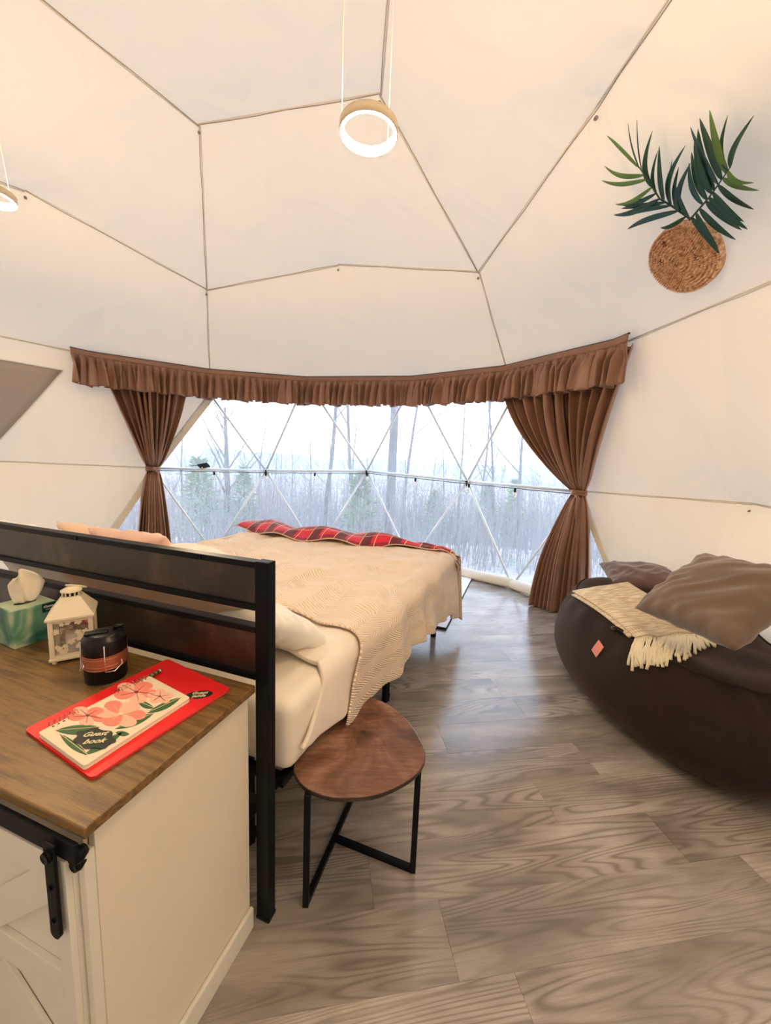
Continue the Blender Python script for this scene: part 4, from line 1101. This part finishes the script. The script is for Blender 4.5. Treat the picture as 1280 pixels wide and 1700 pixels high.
# ------------------------------------------------------------------ things on the cabinet
def wtext(s, size, m, name, parent, c, ax, ay, lift=.0008, shear=.0, depth=.0003, align='CENTER', bold=0):
    cu_ = bpy.data.curves.new(name, 'FONT'); cu_.body = s; cu_.size = size; cu_.align_x = align; cu_.align_y = 'CENTER'; cu_.shear = shear; cu_.extrude = depth; cu_.offset = bold; cu_.resolution_u = 3
    to = bpy.data.objects.new(name, cu_); dg = bpy.context.evaluated_depsgraph_get(); C.objects.link(to); dg.update()
    me = bpy.data.meshes.new_from_object(to.evaluated_get(dg)); bpy.data.objects.remove(to); 
    ax = ax.normalized(); n_ = ax.cross(ay).normalized(); ay = n_.cross(ax)
    me.transform(Matrix.Translation(c+n_*lift) @ frame(ax, ay, n_).to_4x4()); me.transform(LOC[parent.name].inverted())
    o = bpy.data.objects.new(name, me); C.objects.link(o); o.parent = parent; LOC[o.name] = LOC[parent.name]; me.materials.clear(); me.materials.append(m); return o
# red folder
z = CZ+.001
f0, f1, f2, f3 = (at_z(x, y, CZ+.006) for x, y in ((40, 1211), (278, 1094), (383, 1143), (152, 1293)))
fax = (f1-f0).normalized(); fay = (f3-f0); fl_ = thing('guest_guide', 'red guest guide binder lying under the flowered guest book', 'binder', (f0.x*.5+f2.x*.5, f0.y*.5+f2.y*.5, z))
def rquad(c, r=.012, n=5):
    out = []
    for i in range(4):
        p, a, b = c[i], c[i-1], c[(i+1) % 4]; da, db = (a-p).normalized(), (b-p).normalized()
        for k in range(n):
            q = k/(n-1); s0 = p+da*r; s1 = p+db*r; out.append(lerp(lerp(s0, p, q), lerp(p, s1, q), q))
    return out
def slab(name, quad, z0, z1, m, par, r=.012):
    pts = rquad(quad, r); A_ = sum(pts[i].x*pts[(i+1) % len(pts)].y-pts[(i+1) % len(pts)].x*pts[i].y for i in range(len(pts)))
    if A_ < 0: pts = pts[::-1]
    bm = B(); prism(bm, [(p.x, p.y) for p in pts], z0, z1); return obj(name, bm, m, par, smooth=False)
slab('back_cover', [f0, f1, f2, f3], CZ+.0005, CZ+.002, M['red'], fl_)
ins = lambda q, k: [lerp((q[0]+q[1]+q[2]+q[3])*.25, p, k) for p in q]
slab('pages', ins([f0, f1, f2, f3], .975), CZ+.002, CZ+.0055, M['paper'], fl_, .008)
slab('front_cover', [f0, f1, f2, f3], CZ+.0055, CZ+.007, M['red'], fl_)
oc = at_z(331, 1153, CZ+.0075); obx = (at_z(352, 1147, CZ+.0075)-at_z(308, 1158, CZ+.0075)); 
fe = (f2-f1).normalized(); fn = (f1-f0).normalized()
def ellipse(name, c, ax, ay, a, b, z0, z1, m, par, lob=0):
    pts = []
    for k in range(40):
        t = 2*math.pi*k/40; s = 1+lob*abs(math.sin(t*3.5)) if lob else 1; pts.append(c+ax*math.cos(t)*a*s+ay*math.sin(t)*b*s)
    A_ = sum(pts[i].x*pts[(i+1) % 40].y-pts[(i+1) % 40].x*pts[i].y for i in range(40))
    if A_ < 0: pts = pts[::-1]
    bm = B(); prism(bm, [(p.x, p.y) for p in pts], z0, z1); return obj(name, bm, m, par, smooth=False)
# text direction on the covers reads left to right along the short side
tx = (f3-f0).normalized()*-1; 
tdir = (at_z(352, 1149, CZ)-at_z(310, 1152, CZ)).normalized()
tper = V((-tdir.y, tdir.x, 0))
el = ellipse('title_label', oc, tdir, tper, .034, .018, CZ+.007, CZ+.0076, M['oval'], fl_)
wtext('Guest', .0165, M['ink'], 'title_text', fl_, V((oc.x, oc.y, CZ+.0076))+tper*.006, tdir, tper, shear=.25, bold=.0003)
wtext('guide', .0165, M['ink'], 'title_text', fl_, V((oc.x, oc.y, CZ+.0076))-tper*.0075, tdir, tper, shear=.25, bold=.0003)
# guest book
zb = CZ+.0075
g0, g1, g2, g3 = (at_z(x, y, CZ+.018) for x, y in ((63, 1216), (248, 1122), (316, 1158), (140, 1272)))
gb = thing('guest_book', 'cream guest book with pink flower print and green leaves', 'notebook', (g0.x*.5+g2.x*.5, g0.y*.5+g2.y*.5, zb))
slab('back_cover', [g0, g1, g2, g3], zb, zb+.0015, M['cover'], gb, .007); slab('pages', ins([g0, g1, g2, g3], .98), zb+.0015, zb+.009, M['paper'], gb, .005)
slab('front_cover', [g0, g1, g2, g3], zb+.009, zb+.0105, M['cover'], gb, .007)
zc = zb+.0105
# cover art in cover coordinates: a along the spine g0->g1, b across g0->g3
def gpt(x, y, dz=0):  # from a zoomed crop of the cover (3.4595x, origin 30,1080)
    p = at_z(30+x/3.4595, 1080+y/3.4595, zc); return V((p.x, p.y, zc+dz))
def flat(name, pts, dz, m, th=.0004):
    A_ = sum(pts[i].x*pts[(i+1) % len(pts)].y-pts[(i+1) % len(pts)].x*pts[i].y for i in range(len(pts)))
    if A_ < 0: pts = pts[::-1]
    bm = B(); prism(bm, [(p.x, p.y) for p in pts], zc+dz, zc+dz+th); return obj(name, bm, m, gb, smooth=False)
def flower(cx_, cy_, rx, ry, n, m, rot=0., mc='stamen', cl=None):
    for k in range(n):
        a = rot+2*math.pi*k/n; pts = []
        for i in range(14):
            t = 2*math.pi*i/14; r = .5+.48*math.cos(t); w_ = .46*math.sin(t)*(.5+.5*r)
            X = r*math.cos(a)-w_*math.sin(a); Y = r*math.sin(a)+w_*math.cos(a)
            x_, y_ = cx_+X*rx, cy_+Y*ry
            pts.append(gpt(x_, y_))
        flat('printed_petal', pts, .0003+.00012*k, m if k % 2 == 0 else M['pink2'])
        b_ = gpt(cx_+.12*rx*math.cos(a), cy_+.12*ry*math.sin(a), .0012); e_ = gpt(cx_+.72*rx*math.cos(a), cy_+.72*ry*math.sin(a), .0012)
        bm = B(); tube(bm, [b_, e_], [.0008, .0004], 4); obj('printed_line', bm, M[mc], gb)
    q = [gpt(cx_+.1*rx*math.cos(t), cy_+.1*ry*math.sin(t)) for t in np.linspace(0, 2*math.pi, 13)[:-1]]; flat('printed_centre', q, .0012, M[mc])
def leafp(a, b, w_, veins=True):
    (x0, y0), (x1, y1) = a, b; dx, dy = x1-x0, y1-y0; L_ = math.hypot(dx, dy); nx, ny = -dy/L_, dx/L_; up, dn = [], []
    for i in range(9):
        t = i/8; w2 = w_*math.sin(math.pi*t)**.8; up.append(gpt(x0+dx*t+nx*w2, y0+dy*t+ny*w2)); dn.append(gpt(x0+dx*t-nx*w2*.6, y0+dy*t-ny*w2*.6))
    flat('printed_leaf', up+dn[::-1][1:-1], .0002, M['green'])
    if veins: bm = B(); tube(bm, [gpt(x0, y0, .0009), gpt(x1, y1, .0009)], .0008, 4); obj('printed_vein', bm, M['yellow'], gb)
leafp((215, 460), (470, 440), 34); leafp((240, 480), (400, 600), 26); leafp((560, 450), (780, 360), 26); leafp((740, 360), (935, 270), 24); leafp((495, 325), (560, 290), 16, False); leafp((380, 600), (600, 470), 26, False); leafp((685, 290), (780, 330), 22); leafp((560, 470), (640, 480), 18, False)
flower(400, 375, 120, 58, 5, M['pink'], .4); flower(680, 240, 140, 66, 5, M['pink'], .2); flower(815, 265, 80, 44, 5, M['pink2'], 1.0); flower(590, 365, 150, 82, 6, M['pink'], .1, 'yellow')
gl = [gpt(440+115*math.cos(t)*(1+.10*math.sin(7*t)), 510+58*math.sin(t)*(1+.10*math.sin(7*t))) for t in np.linspace(0, 2*math.pi, 57)[:-1]]
flat('title_label', gl, .0018, M['oval'], .0006)
td = (gpt(520, 480)-gpt(365, 492)).normalized(); td = V((td.x, td.y, 0)); tp_ = V((-td.y, td.x, 0))
wtext('Guest', .0205, M['ink'], 'title_text', gb, gpt(443, 487, .0024), td, tp_, shear=.3, bold=.0004); wtext('book', .0205, M['ink'], 'title_text', gb, gpt(438, 528, .0024), td, tp_, shear=.3, bold=.0004)
# wire binding loops along the spine
sd0 = (g1-g0).normalized(); sn = V((sd0.y, -sd0.x, 0)); 
if sn.dot(g3-g0) < 0: sn = -sn
Lg = (g1-g0).length
for k in list(range(2, 8))+list(range(16, 24)):
    p = V((g0.x, g0.y, zb+.006))+sd0*(Lg*(k+.5)/25)
    pts = [p+sn*(.004+.010*math.cos(t)-.003)+V((0, 0, .010*math.sin(t))) for t in np.linspace(-2.2, 2.6, 12)] if False else [p+sn*.006+V((0, 0, .006)), p+sn*.001+V((0, 0, .0125)), p-sn*.009+V((0, 0, .010)), p-sn*.012+V((0, 0, .002)), p-sn*.006+V((0, 0, -.003))]
    bm = B(); tube(bm, pts, .0008, 5); obj('wire_loop', bm, M['wire'], gb)
    bm = B(); box(bm, p+sn*.0075+V((0, 0, .0047)), (.004, .0035, .0006), frame(sd0, sn, V((0, 0, 1)))); obj('punch_hole', bm, M['oval'], gb, smooth=False)
# pen at the far end of the spine
pa, pb = at_z(225, 1137, CZ+.014), at_z(268, 1112, CZ+.014)
pn = thing('pen', 'green and gold patterned pen tucked behind the guest book spine', 'pen', tuple((pa+pb)/2))
bm = B(); tube(bm, [pa, lerp(pa, pb, .9)], .0050, 10); obj('barrel', bm, M['pen'], pn)
bm = B(); tube(bm, [lerp(pa, pb, .9), pb], [.0052, .0045], 10); obj('end_cap', bm, M['steel'], pn)
for q in (.35, .5, .65, .8):
    bm = B(); tube(bm, [lerp(pa, pb, q), lerp(pa, pb, q+.05)], .0053, 10); obj('printed_band', bm, M['leaf'], pn)

# black and copper lantern (camping lantern body) standing by the books
kc = at_z(177, 1123, CZ); kc = V((kc.x, kc.y, CZ)); kr = .0435
kl = thing('camping_lantern', 'black cylinder camping lantern with copper band and wire handles', 'lantern', tuple(kc))
bm = B(); lathe(bm, [(0, 0), (kr*.93, 0), (kr*.97, .006), (kr*.97, .03), (kr, .032), (kr, .034)], kc, 40); obj('base', bm, M['black_plastic'], kl)
bm = B(); lathe(bm, [(kr*.965, .034), (kr*.965, .068)], kc, 40); obj('copper_band', bm, M['copper'], kl)
for hh in (.036, .043, .060, .066):
    bm = B(); lathe(bm, [(kr*.97, hh-.0012), (kr*1.005, hh), (kr*.97, hh+.0012)], kc, 40); obj('band_ridge', bm, M['copper'], kl)
bm = B(); lathe(bm, [(kr, .068), (kr*1.01, .070), (kr*1.01, .098), (kr*.98, .102), (kr*.80, .106), (kr*.78, .110), (kr*.60, .112), (0, .112)], kc, 40); cp = obj('cap', bm, M['black_plastic'], kl)
bm = B(); lathe(bm, [(0, .120), (.010, .120), (.012, .112)], kc+V((.02, .02, 0)), 14); box(bm, kc+V((-.012, -.008, .113)), (.045, .02, .006), rotz(30), .002); obj('top_hook', bm, M['black_plastic'], cp)
for sgn in (-1, 1):
    for a in (-35, 35) if sgn > 0 else (-145, 145):
        pass
for a0_ in (205, 305, 55, 125):
    a = math.radians(a0_); d = V((math.cos(a), math.sin(a), 0)); a2 = math.radians(a0_+42); d2 = V((math.cos(a2), math.sin(a2), 0)); am = math.radians(a0_+21); dm_ = V((math.cos(am), math.sin(am), 0))
    bm = B(); tube(bm, [kc+d*kr*1.04+V((0, 0, .095)), kc+d*kr*1.07+V((0, 0, .06)), kc+d*kr*1.07+V((0, 0, .034)), kc+dm_*kr*1.12+V((0, 0, .032)), kc+d2*kr*1.1+V((0, 0, .042)), kc+d2*kr*1.07+V((0, 0, .052))], .0013, 6); obj('wire_handle', bm, M['steel'], kl)

kl.scale = (1.24, 1.24, 1.24)
# cream metal lantern
lc = at_z(126, 1085, CZ); lc = V((lc.x, lc.y, CZ)); lw = .088; la = math.radians(32); LR = rotz(32)
ln_ = thing('metal_lantern', 'cream metal candle lantern with ring handle and cut-out panes', 'lantern', tuple(lc))
def lp_(x, y, z): return lc + LR @ V((x, y, 0)) + V((0, 0, z))
hw = lw/2; zb0, zb1 = .008, .112
for sx in (-1, 1):
    for sy in (-1, 1):
        bm = B(); lathe(bm, [(0, 0), (.005, 0), (.006, .004), (.005, .009)], lp_(sx*hw*.82, sy*hw*.82, 0), 10); obj('foot', bm, M['lantern'], ln_)
        bm = B(); box(bm, lp_(sx*(hw-.005), sy*(hw-.005), (zb0+zb1)/2), (.010, .010, zb1-zb0), LR, .001); obj('corner_post', bm, M['lantern'], ln_, smooth=False)
bm = B(); box(bm, lp_(0, 0, .011), (lw+.004, lw+.004, .006), LR, .001); obj('base_plate', bm, M['lantern'], ln_, smooth=False)
bm = B(); box(bm, lp_(0, 0, zb1+.001), (lw+.008, lw+.008, .006), LR, .001); obj('eave', bm, M['lantern'], ln_, smooth=False)
bm = B(); rw0, rw1 = hw+.003, .019; z0_, z1_ = zb1+.004, zb1+.046
vs_ = [lp_(sx*r_, sy*r_, z_) for r_, z_ in ((rw0, z0_), (rw1, z1_)) for sx, sy in ((-1, -1), (1, -1), (1, 1), (-1, 1))]
obj('roof', (vs_, [(0, 1, 5, 4), (1, 2, 6, 5), (2, 3, 7, 6), (3, 0, 4, 7), (4, 5, 6, 7)]), M['lantern'], ln_, smooth=False)
ch_ = B(); lathe(ch_, [(.015, z1_), (.015, z1_+.011)], lc, 16); chim = obj('vent_core', ch_, M['black_plastic'], ln_)
for k in range(12):
    a = k*math.pi/6; bm = B(); tube(bm, [lc+V((math.cos(a)*.0175, math.sin(a)*.0175, z1_-.002)), lc+V((math.cos(a)*.0185, math.sin(a)*.0185, z1_+.012))], .0022, 5); obj('vent_slat', bm, M['lantern'], chim)
bm = B(); lathe(bm, [(.022, z1_+.010), (.022, z1_+.013), (.012, z1_+.019), (0, z1_+.021)], lc, 20); obj('vent_cap', bm, M['lantern'], ln_)
bm = B(); hc = lc+V((.004, .002, z1_+.022)); tilt = Matrix.Rotation(math.radians(-25), 3, 'X')
tube(bm, [hc + tilt @ V((math.cos(t)*.021, math.sin(t)*.021, 0)) + V((.008, 0, .0)) for t in np.linspace(0, 2*math.pi, 25)], .0018, 6, cap=False)
bmesh.ops.create_icosphere(bm, subdivisions=1, radius=.004, matrix=Matrix.Translation(lc+V((0, 0, z1_+.023)))); obj('ring_handle', bm, M['lantern'], ln_)
# patterned panes: blossoms cut from sheet, in front of the glass
for s, (nx, ny) in enumerate(((0, -1), (1, 0), (0, 1), (-1, 0))):
    nn = LR @ V((nx, ny, 0)); tt = V((-nn.y, nn.x, 0)); pc_ = lc + nn*(hw-.004)
    bm = B(); box(bm, pc_-nn*.002+V((0, 0, (zb0+zb1)/2)), (.0012, lw-.02, zb1-zb0-.01), frame(nn, tt, V((0, 0, 1)))); obj('glass_pane', bm, M['glass'], ln_, smooth=False)
    bm = B()
    for k in range(30):
        cc = pc_ + tt*random.uniform(-.030, .030) + V((0, 0, random.uniform(.022, .1))); rr_ = random.uniform(.004, .0085)
        if random.random() < .25 and cc.z > CZ+.06: continue
        vs2 = []
        a_0 = random.random()*6
        for i in range(20):
            t = i/20*2*math.pi; r2 = rr_*(.62+.38*abs(math.cos(2.5*t))); vs2.append(bm.verts.new(cc + tt*math.cos(t+a_0)*r2 + V((0, 0, 1))*math.sin(t+a_0)*r2 + nn*random.uniform(0, .0002)))
        bm.faces.new(vs2)
    fo = obj('blossom_fretwork', bm, M['lantern'], ln_, smooth=False); solid(fo, .0008)
    for zz_ in (.017, .106):
        bm = B(); box(bm, pc_+V((0, 0, zz_)), (.004, lw-.018, .008), frame(nn, tt, V((0, 0, 1))), .0005); obj('pane_rail', bm, M['lantern'], ln_, smooth=False)
bm = B(); lathe(bm, [(0, .014), (.018, .014), (.018, .058), (0, .060)], lc, 20); obj('candle', bm, M['paper'], ln_)

ln_.scale = (1.26, 1.26, 1.26)
# tissue box
tf = at_z(24, 1079, CZ); tr_ = at_z(78, 1061, CZ); TH = .128
tdx = V((tr_.x-tf.x, tr_.y-tf.y, 0)); twid = .124; tdx = tdx.normalized(); tdy = V((-tdx.y, tdx.x, 0))
# near corner tf; box goes along tdx (right/back) and to the left
ang_ = math.atan2(tdx.y, tdx.x)
ea = tdx; eb = V((-tdx.y, tdx.x, 0))
tf = V((tf.x, tf.y, CZ)); tcn = tf + ea*twid/2 + eb*twid/2
tbx = thing('tissue_box', 'green watercolour tissue box at the left end of the cabinet', 'tissue box', tuple(tcn))
TR = frame(ea, eb, V((0, 0, 1)))
bm = B(); box(bm, tcn+V((0, 0, TH/2)), (twid, twid, TH), TR, .003); obj('carton', bm, M['box_print'], tbx, smooth=False)
bm = B(); box(bm, tcn+V((0, 0, TH+.0004)), (twid-.006, twid-.006, .0012), TR); obj('carton_top', bm, M['box_top'], tbx, smooth=False)
bm = B(); 
ellp = [tcn+ea*math.cos(t)*.030+eb*math.sin(t)*.018 for t in np.linspace(0, 2*math.pi, 25)[:-1]]; prism(bm, [(p.x, p.y) for p in ellp], TH+CZ+.0010, TH+CZ+.0016); obj('slot', bm, M['oval'], tbx, smooth=False)
def tis(u, v_):
    a = (u-.5)*2; w_ = lerp(.020, .056, v_**.6)*(1-.25*smooth01((v_-.75)*4))
    x_ = a*w_ + .012*v_; y_ = .012*math.sin(a*5+v_*2)*(.4+v_) + .016*v_*math.cos(a*2)
    z_ = TH+.001+v_*(.096+.014*math.cos(a*2.5)-.008*a)
    return tcn+ea*x_+eb*y_+V((0, 0, z_))
o = obj('tissue', grid(tis, 34, 20), M['tissue'], tbx); solid(o, .001)
# badge with the maker's name on the right-hand side face and rim
bc_ = tf + ea*(twid-.022) - eb*.0006 + V((0, 0, TH-.016))
bm = B(); box(bm, bc_, (.040, .0012, .030), TR, .0); obj('badge', bm, M['navy'], tbx, smooth=False)
wtext('Kleenex', .0105, M['white_ink'], 'badge_text', tbx, bc_-eb*.0008+V((0, 0, .004)), ea, V((0, 0, 1)), lift=.0003, shear=.2, bold=.0002)
bm = B(); box(bm, bc_-eb*.0012+V((0, 0, -.006)), (.022, .0006, .0012), TR); obj('badge_line', bm, M['white_ink'], tbx, smooth=False)

# ------------------------------------------------------------------ outside: sloping wood, bare trees, brush and far ridge
GZ = -.9
def terr(x, y):
    d = math.hypot(x, y-3); return GZ - .10*max(0, d-6)+.0006*max(0, d-6)**2 + .5*vn(x*.12+3, y*.12) - 1.2*smooth01((d-9)/14)
def gf(u, v_):
    x = lerp(-90, 90, u); y = lerp(-12, 130, v_**1.6); z = terr(x, y)
    if y < 6: z = min(z, GZ)
    return V((x, y, z))
gr = obj('ground', grid(gf, 90, 90), M['ground'], None, loc=(0, 20, GZ)); gr['kind'] = 'structure'
def ridge(name, y0, h0, h1, seed, x0=-160, x1=160):
    def f(u, v_):
        x = lerp(x0, x1, u); hgt = lerp(h0, h1, .5+.5*math.sin(u*7+seed))+1.3*vn(u*22+seed, 2)+.8*vn(u*90+seed, 5)
        return V((x, y0+v_*26-13*math.cos(u*3), -8+(hgt+8)*math.sin(math.pi*min(.5, v_*.5+.0)*1.0)))
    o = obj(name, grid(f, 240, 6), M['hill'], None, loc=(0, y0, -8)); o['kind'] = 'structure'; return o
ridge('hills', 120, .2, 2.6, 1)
def make_tree(seed, h, r0, spread, depth, lean=.03):
    rr = random.Random(seed); bm = B()
    def br(p, d, L_, r, lv):
        n = 4 if lv > 0 else 8; pts = [p]; q = p; dd = d
        for i in range(n):
            dd = (dd + V((rr.uniform(-1, 1), rr.uniform(-1, 1), rr.uniform(-.3, .6)))*(.10 if lv else lean)).normalized(); q = q+dd*L_/n; pts.append(q)
        rs = [r*(1-.72*i/n) for i in range(n+1)]
        tube(bm, pts, rs, 6 if lv == 0 else (4 if lv == 1 else 3), cap=False)
        if lv >= depth: return
        nb = {0: rr.randint(8, 11), 1: rr.randint(4, 6), 2: 4, 3: 2}[lv]
        for k in range(nb):
            t = rr.uniform(.32 if lv == 0 else .2, .98); i = min(int(t*n), n-1); pp = lerp(pts[i], pts[i+1], t*n-i)
            a = rr.uniform(0, 6.28); ax_ = V((math.cos(a), math.sin(a), rr.uniform(.35, 1.1))).normalized()
            nd = (dd*.35+ax_*.8*spread).normalized() if lv else (V((0, 0, 1))*.45+ax_*spread).normalized()
            br(pp, nd, L_*rr.uniform(.28, .45)*(1.15-.4*t), r*(1-.72*t)*.45, lv+1)
    br(V((0, 0, 0)), V((0, 0, 1)), h, r0, 0)
    me = bpy.data.meshes.new('bare_tree'); bm.to_mesh(me); bm.free(); me.materials.append(M['bark']); return me
TM = [make_tree(11, 14, .13, .8, 3), make_tree(12, 12, .075, .75, 3, .09), make_tree(13, 10, .06, .9, 3, .09), make_tree(14, 13, .065, .6, 3, .07), make_tree(15, 8, .26, 1.0, 3, .05)]
spots = [(650, 10, 0, 1.0, 'thick straight bare tree right of the middle window hub'), (541, 13, 1, 1.0, 'slender bare tree leaning between the left and middle hubs'), (372, 15, 4, .62, 'stout bare tree with broom-like crown near the left curtain'), (588, 12, 1, .9, 'crooked bare tree just left of the thick trunk'),
         (672, 16, 3, 1.0, 'thin bare tree just right of the thick trunk'), (430, 22, 2, .8, 'small bare tree behind the left window hub')]
for k in range(40):
    spots.append((300+600*((k*.6180339)%1), 15+26*((k*.377)%1), (k % 4), .35+.28*((k*.73) % 1), None))
for k, (px_, D_, mi, sc_, lab) in enumerate(spots):
    q = O+ray(px_, 770)*(D_/ray(px_, 770).y); z_ = terr(q.x, D_)-.1
    o = bpy.data.objects.new('bare_tree', TM[mi]); C.objects.link(o); o.location = (q.x, D_, z_); o.rotation_euler = (.07*math.sin(k*2.3), .10*math.sin(k*1.9+1) if k else .01, k*1.7); o.scale = (sc_,)*3
    if lab: tag(o, lab, 'tree', 'bare winter trees outside the window')
    else:
        zone = 'left' if px_ < 440 else ('middle' if px_ < 670 else 'right'); dist = 'closer' if D_ < 27 else 'farther'
        tag(o, f'one of the {dist} pale bare winter trees seen through the {zone} window panes', 'tree', f'{dist} bare trees behind the {zone} panes')
# green cedars
def cedar(seed, h, r):
    rr = random.Random(seed); bm = B(); tube(bm, [V((0, 0, 0)), V((0, 0, h))], [.05, .01], 5)
    for k in range(900):
        t = rr.random()**.8; z_ = h*(.08+.92*t); R_ = r*(1-t)**.8*(.75+.25*math.sin(k)); a = rr.uniform(0, 6.28); rad = R_*rr.uniform(.35, 1)
        p = V((math.cos(a)*rad, math.sin(a)*rad, z_)); d = V((math.cos(a)*.8, math.sin(a)*.8, rr.uniform(-.2, .6))).normalized(); L_ = .16+.12*rr.random(); s = d.cross(V((rr.uniform(-1, 1), rr.uniform(-1, 1), 1))).normalized()*.045
        vs2 = [bm.verts.new(x) for x in (p-s, p+s, p+d*L_+s*.4, p+d*L_-s*.4)]; bm.faces.new(vs2)
    me = bpy.data.meshes.new('cedar'); bm.to_mesh(me); bm.free(); me.materials.append(M['pine']); return me
CM = [cedar(1, 2.6, .9), cedar(2, 3.2, 1.0)]
for k, (px_, D_, mi, sc_, lab) in enumerate([(600, 11, 0, .85, 'young green cedar low in the middle of the window'), (405, 14, 1, .8, 'green cedar beside the stout bare tree at left'), (815, 20, 1, 1.0, 'green cedar right of the right window hub'), (330, 12, 0, 1.0, 'green cedar half hidden by the left curtain'), (725, 17, 0, .9, 'green cedar between the middle and right hubs'), (860, 24, 1, 1.3, 'green cedar near the right curtain')]):
    q = O+ray(px_, 770)*(D_/ray(px_, 770).y); o = bpy.data.objects.new('cedar', CM[mi]); C.objects.link(o); o.location = (q.x, D_, terr(q.x, D_)-.05); o.scale = (sc_,)*3; o.rotation_euler = (0, 0, k)
    tag(o, lab, 'tree', 'green cedars outside the window')
# brush: countless thin saplings and twigs
vs_, fs_ = [], []; rb = random.Random(5)
def stick(p, q, r):
    b0 = len(vs_); d = (q-p).normalized(); s = d.cross(V((0, 1, .1))).normalized()*r; s2 = d.cross(s).normalized()*r
    vs_.extend([p+s, p-s*.5+s2, p-s*.5-s2, q]); fs_.extend([(b0, b0+1, b0+3), (b0+1, b0+2, b0+3), (b0+2, b0, b0+3)])
for k in range(5200):
    D_ = 8+34*rb.random()**1.2; x = rb.uniform(-.75, .62)*D_; z_ = terr(x, D_)-.05; h = rb.uniform(.5, 2.6)*(1+.02*D_)
    p = V((x, D_, z_)); q = p+V((rb.uniform(-.25, .25)*h, rb.uniform(-.2, .2)*h, h)); r = .006+.0005*D_; stick(p, q, r*rb.uniform(.7, 1.6))
    for j in range(3):
        t = rb.uniform(.3, .9); c_ = lerp(p, q, t); stick(c_, c_+V((rb.uniform(-.5, .5), rb.uniform(-.4, .4), rb.uniform(.1, .6)))*h*.35, r*.6)
o = obj('brush', (vs_, fs_), M['twig'], None, smooth=False, loc=(0, 20, GZ-2)); tag(o, 'tangle of leafless brush and saplings covering the slope outside', 'brush', kind='stuff')
